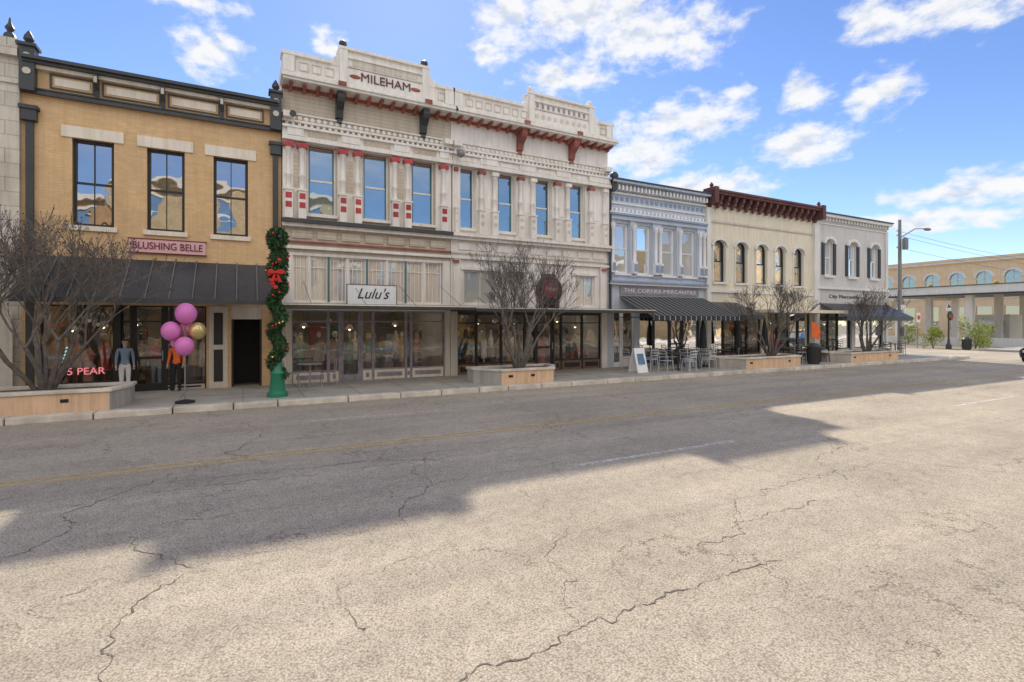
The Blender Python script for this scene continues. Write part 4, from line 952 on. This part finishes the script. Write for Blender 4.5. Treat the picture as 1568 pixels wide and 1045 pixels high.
# ------------------------------------------------------------------ planters & trees
def planter(X0, X1, Y0=14.98, ch=0.6, depth=1.5, z=0.66):
    g = G('stone_planter')
    Y1 = Y0+depth
    o_ = [(X0, Y0), (X1, Y0), (X1+ch, Y0+0.9), (X1+ch, Y1), (X0-ch, Y1), (X0-ch, Y0+0.9)]
    cx = (X0+X1)/2; cy = Y0+depth/2
    n = len(o_)
    def shr(p, t): return (p[0]+(t if p[0] < cx else -t), p[1]+(t if p[1] < cy else -t))
    for i in range(n):
        a_, b_ = o_[i], o_[(i+1) % n]; ai, bi = shr(a_, 0.16), shr(b_, 0.16)
        mt = 'planter_salmon' if i == 0 else 'planter_stone'
        g.prism('wall_%d' % i, mt, [a_, b_, bi, ai], 'z', 0.02, z-0.08)
        ao = shr(a_, -0.04); bo = shr(b_, -0.04)
        g.prism('coping', 'curb_concrete', [ao, bo, shr(b_, 0.2), shr(a_, 0.2)], 'z', z-0.078, z)
    g.prism('soil', 'soil', [shr(p_, 0.17) for p_ in o_], 'z', 0.1, z-0.12)
    g.box('drain_slot', 'sign_black', X0+0.25, X0+0.42, Y0-0.012, Y0-0.001, 0.38, 0.46); g.box('drain_slot', 'sign_black', X1-0.9, X1-0.75, Y0-0.012, Y0-0.001, 0.38, 0.46)
    g.done(bevel=0.012)
planter(-8.5, -2.75, ch=0.25)
planter(7.5, 9.5)
planter(19.4, 23.2)
planter(27.3, 31.8)

def bare_tree(x, y, z, H, spread, seed, stems=6, levels=5):
    rd = random.Random(seed); g = G('crape_myrtle_tree'); tips = []
    L0 = H/3.2
    def grow(p, d, Ln, r, lev):
        n = 3; q = p
        for i in range(n):
            d = (d+Vector((rd.uniform(-1, 1), rd.uniform(-1, 1), rd.uniform(-.5, 1.0)))*0.17).normalized()
            q2 = q+d*Ln/n; r2 = max(0.0045, r*0.90)
            g.tube('trunk' if lev == 0 else ('limbs' if lev < 3 else 'twigs'), 'bark', q, q2, r, r2, 8 if lev == 0 else (5 if lev < 3 else 3), cap=False)
            q = q2; r = r2
            if lev >= 1 and lev < levels and rd.random() < 0.45:
                s_ = Vector((rd.uniform(-1, 1), rd.uniform(-1, 1), rd.uniform(0, .8))).normalized()
                grow(q, (d*0.7+s_*0.8).normalized(), Ln*0.6, max(0.005, r*0.55), max(lev+1, levels-1))
        if lev < levels:
            k = 2 if rd.random() < 0.45 else 3
            for j in range(k):
                s_ = Vector((rd.uniform(-1, 1), rd.uniform(-1, 1), rd.uniform(-.1, .5)))
                nd = (d+s_*0.60*spread).normalized(); nd.z = max(nd.z, 0.12)
                grow(q, nd.normalized(), Ln*rd.uniform(0.60, 0.84), max(0.005, r*0.70), lev+1)
        else: tips.append(q)
    for s_ in range(stems):
        a_ = 2*math.pi*s_/stems+rd.uniform(-.4, .4)
        d = Vector((math.cos(a_)*0.42*spread, math.sin(a_)*0.34*spread, 1)).normalized()
        grow(Vector((x+math.cos(a_)*0.1, y+math.sin(a_)*0.08, z)), d, L0*rd.uniform(0.85, 1.15), 0.05+rd.uniform(0, 0.02), 0)
    for t_ in tips:
        if rd.random() < 0.4:
            g.ball('seed_pods', 'pod', (t_.x, t_.y, t_.z), rd.uniform(0.012, 0.022), (1, 1, 1), 4)
    g.done()
bare_tree(-4.1, 15.75, 0.5, 4.7, 1.15, 4, 7)
bare_tree(-6.3, 15.75, 0.5, 4.5, 1.0, 14, 6)
bare_tree(8.55, 15.75, 0.5, 4.2, 0.95, 5, 7)
bare_tree(22.2, 15.75, 0.5, 3.8, 1.1, 6, 6)
bare_tree(30.2, 15.75, 0.5, 3.6, 0.9, 7, 5)

# ------------------------------------------------------------------ garland pole
def leafs(g, part, mat, c, rad, n, size, rd):
    vs = []; fs = []
    for i in range(n):
        v = Vector((rd.gauss(0, 1), rd.gauss(0, 1), rd.gauss(0, 1))).normalized()*rd.uniform(0.3, 1.0)**0.5
        p_ = Vector((c[0]+v.x*rad[0], c[1]+v.y*rad[1], c[2]+v.z*rad[2]))
        a_ = Vector((rd.uniform(-1, 1), rd.uniform(-1, 1), rd.uniform(-1, 1))).normalized(); b_ = a_.cross(Vector((rd.uniform(-1, 1), rd.uniform(-1, 1), rd.uniform(-1, 1)))).normalized()
        s_ = size*rd.uniform(0.5, 1.3); o = len(vs)
        vs += [tuple(p_-a_*s_), tuple(p_+b_*s_*0.35), tuple(p_+a_*s_), tuple(p_-b_*s_*0.35)]; fs.append((o, o+1, o+2, o+3))
    g.add(part, mat, vs, fs)

def bow(g, c, s):
    x, y, z = c
    for sg in (-1, 1):
        pts = [(x, z), (x+sg*s*0.5, z+s*0.45), (x+sg*s, z+s*0.35), (x+sg*s*1.05, z-s*0.1), (x+sg*s*0.5, z-s*0.2)]
        g.prism('bow_loops', 'ribbon_red', pts, 'y', y-s*0.28, y+s*0.1)
        g.prism('bow_tails', 'ribbon_red', [(x, z), (x+sg*s*0.25, z-s*0.05), (x+sg*s*0.75, z-s*1.3), (x+sg*s*0.45, z-s*1.2), (x+sg*s*0.3, z-s*1.4)], 'y', y-s*0.12, y-s*0.06)
    g.ball('bow_knot', 'ribbon_red', (x, y-s*0.2, z), s*0.24)
g = G('christmas_garland_post')
rd = random.Random(8); px_, py_ = 0.85, 15.55
g.lathe('post_base', 'pole_green', px_, py_, [(0.27, 0.15), (0.27, 0.25), (0.2, 0.32), (0.17, 0.75), (0.2, 0.8), (0.13, 0.9), (0.10, 1.3), (0.07, 1.4)], 12)
g.tube('post', 'pole_green', (px_, py_, 1.3), (px_, py_, 4.5), 0.065, 0.05, 12)
g.ball('lamp_globe', 'sign_white', (px_, py_, 4.55), 0.14)
t = 0
while t < 1:
    z = 0.70+t*4.0; a_ = t*30; rr = 0.10
    leafs(g, 'garland', 'garland', (px_+rr*math.cos(a_), py_+rr*math.sin(a_), z), (0.20, 0.20, 0.16), 130, 0.055, rd)
    if rd.random() < 0.4:
        g.ball('ornaments', rd.choice(['ribbon_red', 'gold', 'ribbon_red']), (px_+0.28*math.cos(a_), py_+0.28*math.sin(a_)-0.02, z), 0.032, n=8)
    t += 0.010
leafs(g, 'garland', 'garland', (px_, py_, 4.5), (0.30, 0.30, 0.35), 900, 0.06, rd)
leafs(g, 'garland', 'garland', (px_, py_, 3.7), (0.30, 0.30, 0.55), 1000, 0.06, rd)
bow(g, (px_-0.05, py_-0.30, 3.55), 0.2)
for k in range(9):
    g.ball('poinsettia', 'ribbon_red', (px_+rd.uniform(-.25, .25), py_-0.28, 3.4+rd.uniform(-.3, .5)), 0.05, (1.3, .6, 1), 8)
g.done()

def wreath_lamp(x, y):
    g = G('street_lamp_with_wreath')
    g.lathe('base', 'dark_metal', x, y, [(0.2, 0.0), (0.2, 0.3), (0.1, 0.5), (0.07, 0.9), (0.05, 3.0), (0.09, 3.05)], 12)
    g.lathe('lantern', 'lamp_clear', x, y, [(0.08, 3.05), (0.17, 3.2), (0.16, 3.4), (0.08, 3.5)], 12); g.lathe('lantern_cap', 'dark_metal', x, y, [(0.19, 3.42), (0.1, 3.56), (0.02, 3.68)], 12)
    rd = random.Random(int(x))
    for k in range(26):
        a_ = 2*math.pi*k/26; leafs(g, 'wreath', 'garland', (x+0.3*math.cos(a_), y-0.1, 2.75+0.3*math.sin(a_)), (0.1, 0.08, 0.1), 16, 0.07, rd)
    bow(g, (x, y-0.2, 2.7), 0.2)
    g.done()
wreath_lamp(51.5, 20.6)

# ------------------------------------------------------------------ balloons
g = G('balloon_column')
bx, by = -1.3, 15.4
g.lathe('weighted_base', 'cloth_black', bx, by, [(0.22, 0.152), (0.22, 0.2), (0.05, 0.24)], 18)
g.tube('stand', 'pole_steel', (bx, by, 0.2), (bx, by, 2.3), 0.018, 0.018, 8)
for (dx, dy, z, r, mt) in ((0.02, 0, 2.42, 0.26, 'balloon_purple'), (-0.30, -0.02, 1.98, 0.23, 'balloon_purple'), (0.27, 0.03, 1.98, 0.21, 'balloon_gold'), (0.0, -0.12, 1.60, 0.23, 'balloon_purple'), (-0.2, 0.25, 1.68, 0.15, 'balloon_pink'), (0.02, 0.2, 2.05, 0.18, 'balloon_pink')):
    g.ball('balloons', mt, (bx+dx, by+dy, z), r, (0.95, 0.95, 1.06), 24)
    g.lathe('balloon_knots', mt, bx+dx, by+dy, [(0.02, z-r*1.12), (0.008, z-r*1.04)], 8)
    g.tube('strings', 'sign_white', (bx+dx, by+dy, z-r*1.1), (bx, by, z-r*1.3-0.1), 0.003, 0.003, 4)
g.done()

# ------------------------------------------------------------------ cafe furniture
def chair(x, y, yaw, mt='chair_metal'):
    g = G('cafe_chair'); c_, s_ = math.cos(yaw), math.sin(yaw)
    T = lambda a_, b_, z: (x+a_*c_-b_*s_, y+a_*s_+b_*c_, z+0.15)
    for a_, b_ in ((-.19, -.19), (.19, -.19), (-.19, .19), (.19, .19)):
        g.tube('legs', mt, T(a_*1.15, b_*1.15, 0), T(a_, b_, 0.45), 0.013, 0.013, 6)
    o = [T(a_, b_, z) for z in (0.44, 0.465) for a_, b_ in ((-.2, -.2), (.2, -.2), (.2, .2), (-.2, .2))]
    g.add('seat', mt, o, [(0, 3, 2, 1), (4, 5, 6, 7), (0, 1, 5, 4), (1, 2, 6, 5), (2, 3, 7, 6), (3, 0, 4, 7)])
    for a_ in (-.19, .19): g.tube('back_posts', mt, T(a_, .19, .46), T(a_, .24, .86), 0.013, 0.013, 6)
    for z in (.62, .74, .86): g.tube('back_rails', mt, T(-.19, .2+(z-.46)*.12, z), T(.19, .2+(z-.46)*.12, z), 0.014, 0.014, 6)
    g.done()
def table(x, y, mt='dark_metal'):
    g = G('cafe_table')
    g.lathe('top', mt, x, y, [(0.36, 0.87), (0.37, 0.885), (0.36, 0.9)], 20); g.tube('pedestal', mt, (x, y, 0.17), (x, y, 0.87), 0.03, 0.03, 8)
    for k in range(3):
        a_ = k*2.09; g.tube('feet', mt, (x, y, 0.25), (x+0.28*math.cos(a_), y+0.28*math.sin(a_), 0.165), 0.018, 0.014, 6)
    g.done()
for (x, y) in ((15.6, 17.4), (16.3, 15.9), (17.9, 16.3), (18.3, 17.6), (20.3, 17.3), (24.6, 16.8), (25.9, 15.9), (27.0, 17.0), (28.8, 17.0), (33.2, 16.6), (35.3, 16.8)):
    table(x, y); mt = 'chair_metal' if x < 19 or 26 < x < 28 else 'cloth_black'
    chair(x-0.62, y+0.05, math.pi/2+0.15, mt); chair(x+0.62, y, -math.pi/2+0.2, mt)
    if x < 19: chair(x, y-0.62, math.pi, mt)
table(1.9, 17.4, 'goods_6'); chair(1.35, 17.4, 1.57, 'goods_6'); chair(2.45, 17.4, -1.57, 'goods_6')
for x, y in ((18.9, 16.9), (23.4, 17.0), (21.2, 16.8)):
    g = G('closed_patio_umbrella')
    g.tube('pole', 'pole_steel', (x, y, 0.2), (x, y, 2.5), 0.02, 0.02, 8); g.lathe('base', 'dark_metal', x, y, [(0.25, 0.15), (0.25, 0.22), (0.05, 0.27)], 14)
    g.lathe('canopy_cloth', 'cloth_black', x, y, [(0.15, 1.0), (0.17, 1.2), (0.12, 1.9), (0.03, 2.45)], 8); g.done()
g = G('orange_banner')
g.tube('pole', 'pole_steel', (26.0, 16.2, 0.15), (26.0, 16.2, 2.3), 0.02, 0.015, 6)
g.prism('cloth', 'orange_cloth', [(26.02, 2.25), (26.5, 2.1), (26.75, 1.7), (26.6, 1.3), (26.02, 1.45)], 'y', 16.19, 16.21); g.done()
g = G('sandwich_board_sign')
for s_ in (-1, 1):
    g.prism('panel', 'sign_white', [(16.2+s_*0.30, 0.16), (16.2+s_*0.27, 0.16), (16.2+s_*0.01, 1.15), (16.2+s_*0.04, 1.15)], 'x', 14.1, 14.65)
g.tube('hinge', 'dark_metal', (14.1, 16.2, 1.15), (14.65, 16.2, 1.15), 0.02, 0.02, 6)
g.prism('lettering', 'goods_1', [(15.965, 0.5), (15.955, 0.5), (16.11, 0.95), (16.12, 0.95)], 'x', 14.2, 14.55)
g.done()
def can(x, y, z=0.15):
    g = G('trash_can'); k0 = z-0.15
    g.lathe('drum', 'dark_metal', x, y, [(0.25, 0.15+k0), (0.28, 0.3+k0), (0.29, 0.95+k0), (0.31, 0.97+k0), (0.31, 1.02+k0)], 18); g.lathe('lid', 'dark_metal', x, y, [(0.30, 1.02+k0), (0.2, 1.15+k0), (0.1, 1.18+k0)], 18)
    for k in range(18):
        a_ = 2*math.pi*k/18; g.tube('slats', 'black_frame', (x+0.295*math.cos(a_), y+0.295*math.sin(a_), 0.25+k0), (x+0.30*math.cos(a_), y+0.30*math.sin(a_), 0.93+k0), 0.012, 0.012, 4)
    g.done()
can(51.2, 19.3, 0.0); can(24.9, 15.4)

# ------------------------------------------------------------------ utility pole, wires
g = G('utility_pole')
X, Y = 38.6, 18.1
g.tube('pole', 'pole_steel', (X, Y, 0.15), (X, Y, 9.0), 0.15, 0.09, 10)
g.tube('arm', 'pole_steel', (X, Y, 7.8), (X+1.5, Y-0.2, 8.5), 0.04, 0.035, 6); g.tube('arm', 'pole_steel', (X+1.5, Y-0.2, 8.5), (X+2.6, Y-0.3, 8.6), 0.035, 0.03, 6)
g.ball('lamp_head', 'pole_steel', (X+2.9, Y-0.3, 8.57), 0.22, (1.8, 0.8, 0.45), 12)
g.lathe('transformer', 'pole_steel', X, Y-0.32, [(0.16, 7.0), (0.17, 7.1), (0.17, 7.7), (0.1, 7.78)], 12)
g.box('sign_plate', 'sign_white', X-0.3, X+0.3, Y-0.22, Y-0.2, 3.0, 3.35); g.box('meter_box', 'pole_steel', X-0.15, X+0.15, Y-0.32, Y-0.17, 1.3, 1.9)
for zz in (8.3, 8.0, 7.2): g.lathe('insulators', 'sign_white', X, Y+0.16, [(0.04, zz-0.05), (0.05, zz+0.02), (0.02, zz+0.08)], 8)
g.done()
g = G('overhead_wires')
for (z, z2) in ((8.3, 8.8), (8.0, 8.3), (7.2, 7.4)):
    P = [Vector((X+t_*60, Y+0.16+t_*4, z+(z2-z)*t_-2.0*t_*(1-t_))) for t_ in [i/14 for i in range(15)]]
    for a_, b_ in zip(P[:-1], P[1:]): g.tube('wire', 'sign_black', a_, b_, 0.010, 0.010, 4, cap=False)
g.done()
g = G('utility_pole')
g.tube('pole', 'pole_wood', (X+60, Y+4, 0), (X+60, Y+4, 9.5), 0.16, 0.12, 8); g.box('cross_arm', 'pole_wood', X+59.94, X+60.06, Y+3, Y+5, 8.6, 8.75); g.done()
g = G('no_parking_sign')
g.tube('post', 'pole_steel', (51.0, 22.6, 0.0), (51.0, 22.6, 3.0), 0.03, 0.03, 6); g.box('plate', 'sign_white', 50.72, 51.28, 22.5, 22.52, 2.2, 3.0); g.disc_y('ring', 'lamp_red', 51.0, 22.48, 22.499, 2.62, 0.2, 16); g.done()

# ------------------------------------------------------------------ bushes & distant trees
def bush(x, y, h, w, seed):
    rd = random.Random(seed); g = G('green_shrub')
    for k in range(5):
        a_ = rd.uniform(0, 6.28); g.tube('stems', 'bark', (x, y, 0.0), (x+w*0.5*math.cos(a_), y+w*0.5*math.sin(a_), h*0.7), 0.03, 0.01, 5)
    for k in range(22):
        c_ = (x+rd.uniform(-w, w)*.7, y+rd.uniform(-w, w)*.7, rd.uniform(0.35, h*0.9))
        leafs(g, 'foliage', 'bush_leaf', c_, (w*.38, w*.38, h*.17), 90, 0.07, rd)
    g.done()
bush(51.8, 21.8, 2.0, 0.8, 1); bush(53.5, 19.6, 2.5, 1.2, 2); bush(56.0, 20.2, 2.2, 1.1, 3); bush(58, 26.5, 1.8, 0.9, 5)
g = G('distant_trees'); rd = random.Random(5)
for k in range(110):
    cx = rd.uniform(130, 260); cy = rd.uniform(-60, 140)
    h = rd.uniform(4, 8)
    leafs(g, 'foliage', 'tree_leaf', (cx, cy, h*0.55), (rd.uniform(3, 5), rd.uniform(3, 5), h*0.5), 110, 0.7, rd)
for k in range(50):
    cx = rd.uniform(38, 60); cy = rd.uniform(120, 190); h = rd.uniform(4, 7)
    leafs(g, 'foliage', 'tree_leaf', (cx, cy, h*0.55), (3.5, 3.5, h*0.5), 90, 0.6, rd)
g.done()

# ------------------------------------------------------------------ car at far right
g = G('parked_car')
cx0, cy0, wd, Lc = 37.6, 10.2, 1.75, 4.5
def ring(x, zb, zt, inset=0.0):
    y0 = cy0+inset; y1 = cy0+wd-inset
    return [(x, y0+0.05, zb), (x, y0, zb+0.15), (x, y0, zt-0.12), (x, y0+0.12, zt), (x, y1-0.12, zt), (x, y1, zt-0.12), (x, y1, zb+0.15), (x, y1-0.05, zb)]
secs = [(0, .38, .62, .12), (.12, .28, .78, .03), (.9, .24, .92, 0), (1.3, .24, .96, 0), (3.4, .24, .98, 0), (4.2, .26, .94, .02), (4.42, .32, .85, .06), (4.5, .4, .7, .14)]
vs = []
for s_ in secs: vs += ring(cx0+s_[0], s_[1], s_[2], s_[3])
fs = [tuple(range(7, -1, -1)), tuple(range(len(vs)-8, len(vs)))]
for j in range(len(secs)-1):
    for i in range(8): fs.append((j*8+i, j*8+(i+1) % 8, (j+1)*8+(i+1) % 8, (j+1)*8+i))
g.add('body', 'car_paint', vs, fs, True)
def cab(mat, part, e, zt):
    b0 = [(cx0+1.15+e, .95), (cx0+3.95-e, .96)]; t0 = [(cx0+1.95, zt), (cx0+3.25, zt)]
    v = []
    for yb, yt in ((cy0+.06+e*.3, cy0+.25), (cy0+wd-.06-e*.3, cy0+wd-.25)):
        v += [(b0[0][0], yb, b0[0][1]), (b0[1][0], yb, b0[1][1]), (t0[1][0], yt, zt), (t0[0][0], yt, zt)]
    g.add(part, mat, v, [(0, 1, 2, 3), (7, 6, 5, 4), (0, 4, 5, 1), (1, 5, 6, 2), (2, 6, 7, 3), (3, 7, 4, 0)])
cab('glass_car', 'windows', 0.0, 1.42)
g.box('roof_panel', 'car_paint', cx0+1.9, cx0+3.3, cy0+.22, cy0+wd-.22, 1.421, 1.46)
for x in (cx0+.85, cx0+3.6):
    for y0_, y1_ in ((cy0-.01, cy0+.2), (cy0+wd-.2, cy0+wd+.01)):
        g.tube('tires', 'tire', (x, y0_, .33), (x, y1_, .33), .33, .33, 20); g.tube('hubs', 'hub', (x, y0_-.01, .33), (x, y1_+.01, .33), .19, .19, 12)
for y_ in (cy0+.2, cy0+wd-.5): g.box('headlights', 'lamp_clear', cx0-.005, cx0+.1, y_, y_+.3, .55, .68); g.box('taillights', 'lamp_red', cx0+4.42, cx0+4.52, y_, y_+.3, .6, .75)
g.box('bumper', 'black_frame', cx0-.03, cx0+.05, cy0+.15, cy0+wd-.15, .32, .48)
g.done()

# ------------------------------------------------------------------ world
SUN_AZ = math.atan2(3.8, 12.9); SUN_EL = math.radians(41.6)
w = bpy.data.worlds.new("World"); sc.world = w; w.use_nodes = True
nt = w.node_tree; N = nt.nodes; L = nt.links; N.clear()
out = N.new('ShaderNodeOutputWorld'); bg = N.new('ShaderNodeBackground'); L.new(bg.outputs[0], out.inputs[0])
sky = N.new('ShaderNodeTexSky'); sky.sky_type = 'NISHITA'; sky.sun_disc = False; sky.sun_elevation = SUN_EL; sky.sun_rotation = SUN_AZ
sky.air_density = 1.0; sky.dust_density = 0.1; sky.ozone_density = 3.0
bg.inputs['Strength'].default_value = 0.15
hs = N.new('ShaderNodeHueSaturation'); hs.inputs['Hue'].default_value = 0.512; hs.inputs['Saturation'].default_value = 1.12; hs.inputs['Value'].default_value = 1.15
L.new(sky.outputs[0], hs.inputs['Color'])

blobs = [(-4.5, 28.2, 4.5, 1.5), (-2.6, 24.6, 3.0, 2.1), (7.8, 27.2, 1.8, 1.1), (27.0, 30.6, 3.6, 3.0), (36, 31, 10, 3.2), (42, 28.6, 9, 2.8), (47.1, 27.2, 3.6, 2.3), (34.0, 25.4, 5.4, 1.9),
         (24.8, 27.6, 2.4, 1.5), (46.5, 20.6, 7.5, 2.3), (51.5, 22.4, 1.5, 1.0), (57.4, 21.4, 2.6, 1.7), (63.3, 19.9, 3.3, 1.9), (63.3, 25.7, 2.8, 2.0), (68.9, 25.0, 6, 2.2), (57.4, 16.8, 5.0, 2.0),
         (41.8, 17.9, 5.8, 2.6), (48.4, 13.7, 7, 2.0), (70.5, 11.0, 8, 1.5), (66, 8.7, 9, 1.0)]
def vmn(op, a_=None, b_=None):
    n = N.new('ShaderNodeVectorMath'); n.operation = op
    for i, v in enumerate((a_, b_)):
        if v is None: continue
        if isinstance(v, tuple): n.inputs[i].default_value = v
        else: L.new(v, n.inputs[i])
    return n
def wm(op, a_, b_=None):
    n = N.new('ShaderNodeMath'); n.operation = op
    for i, v in enumerate((a_, b_)):
        if v is None: continue
        if isinstance(v, (int, float)): n.inputs[i].default_value = v
        else: L.new(v, n.inputs[i])
    return n.outputs[0]
def mr(v, a_, b_, c_=0, d_=1):
    n = N.new('ShaderNodeMapRange'); n.interpolation_type = 'SMOOTHSTEP'; n.inputs['From Min'].default_value = a_; n.inputs['From Max'].default_value = b_
    n.inputs['To Min'].default_value = c_; n.inputs['To Max'].default_value = d_; L.new(v, n.inputs['Value']); return n.outputs[0]
tc = N.new('ShaderNodeTexCoord'); nr = vmn('NORMALIZE', tc.outputs['Generated'])
sp = N.new('ShaderNodeSeparateXYZ'); L.new(nr.outputs[0], sp.inputs[0])
az = wm('MULTIPLY', wm('ARCTAN2', sp.outputs[0], sp.outputs[1]), 57.2958); el = wm('MULTIPLY', wm('ARCSINE', sp.outputs[2]), 57.2958)
cb = N.new('ShaderNodeCombineXYZ'); L.new(az, cb.inputs[0]); L.new(el, cb.inputs[1])
st = vmn('MULTIPLY', cb.outputs[0], (1, 1.7, 1)).outputs[0]
wn_ = N.new('ShaderNodeTexNoise'); wn_.inputs['Scale'].default_value = 0.30; wn_.inputs['Detail'].default_value = 2; L.new(st, wn_.inputs['Vector'])
wp = vmn('MULTIPLY', vmn('SUBTRACT', wn_.outputs['Color'], (.5, .5, .5)).outputs[0], (5.0, 2.6, 0)).outputs[0]
PP = vmn('ADD', cb.outputs[0], wp).outputs[0]
cur = None
for (a0, e0, rx, ry) in blobs:
    d_ = vmn('SUBTRACT', PP, (a0, e0, 0)).outputs[0]; e_ = vmn('MULTIPLY', d_, (1/rx, 1/ry, 0)).outputs[0]
    v_ = wm('SUBTRACT', 1.0, vmn('LENGTH', e_).outputs['Value'])
    cur = v_ if cur is None else wm('MAXIMUM', cur, v_)
cur = wm('MAXIMUM', cur, -0.65)
dn = N.new('ShaderNodeTexNoise'); dn.inputs['Scale'].default_value = 0.36; dn.inputs['Detail'].default_value = 7; dn.inputs['Roughness'].default_value = 0.62; L.new(st, dn.inputs['Vector'])
dtl = wm('MULTIPLY', wm('SUBTRACT', dn.outputs['Fac'], 0.5), 2.4)
dens = wm('ADD', cur, dtl)
mask = wm('MULTIPLY', mr(dens, -0.18, 0.75), 0.96)
# thick cores of the clouds are greyer than their sun-lit rims; each cloud has its darker base lower down
yo = N.new('ShaderNodeTexNoise'); yo.inputs['Scale'].default_value = 0.36; yo.inputs['Detail'].default_value = 3; L.new(vmn('ADD', st, (0.0, 1.6, 0.0)).outputs[0], yo.inputs['Vector'])
under = wm('SUBTRACT', yo.outputs['Fac'], dn.outputs['Fac'])
shade = mr(wm('ADD', wm('MULTIPLY', dens, 0.5), wm('MULTIPLY', under, 3.0)), 0.15, 0.95)
cc = N.new('ShaderNodeMixRGB'); cc.inputs[1].default_value = (6.5, 6.5, 6.5, 1); cc.inputs[2].default_value = (4.6, 5.0, 5.7, 1); L.new(shade, cc.inputs[0])
mx = N.new('ShaderNodeMixRGB'); L.new(mask, mx.inputs[0]); L.new(hs.outputs[0], mx.inputs[1]); L.new(cc.outputs[0], mx.inputs[2])
# unseen extra-bright clouds added behind the camera to light the shaded facades
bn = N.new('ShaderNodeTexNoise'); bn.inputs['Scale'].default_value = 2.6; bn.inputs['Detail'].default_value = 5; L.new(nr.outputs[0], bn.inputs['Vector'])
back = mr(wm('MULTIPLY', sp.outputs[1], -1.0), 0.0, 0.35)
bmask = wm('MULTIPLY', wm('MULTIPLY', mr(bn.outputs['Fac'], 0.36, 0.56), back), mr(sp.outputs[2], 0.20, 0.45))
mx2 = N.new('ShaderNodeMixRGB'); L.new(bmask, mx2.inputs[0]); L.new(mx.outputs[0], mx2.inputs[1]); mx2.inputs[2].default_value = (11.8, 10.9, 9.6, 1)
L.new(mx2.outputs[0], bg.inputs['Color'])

sun = bpy.data.lights.new('sun', 'SUN'); sun.energy = 4.8; sun.angle = math.radians(0.9); sun.color = (1.0, 0.90, 0.74)
so = bpy.data.objects.new('sun', sun); COL.objects.link(so)
d = -Vector((math.sin(SUN_AZ)*math.cos(SUN_EL), math.cos(SUN_AZ)*math.cos(SUN_EL), math.sin(SUN_EL)))
so.rotation_euler = d.to_track_quat('-Z', 'Y').to_euler(); so.location = (0, 30, 40)

cam = bpy.data.cameras.new('camera'); cam.lens = 18; cam.sensor_width = 36; cam.clip_end = 3000; cam.shift_y = -0.0182
co = bpy.data.objects.new('camera', cam); COL.objects.link(co); co.location = (0, 0, 2.2); co.rotation_euler = (math.pi/2, 0, -math.radians(27.74))
sc.camera = co
sc.view_settings.view_transform = 'Standard'; sc.view_settings.look = 'None'; sc.view_settings.exposure = 0
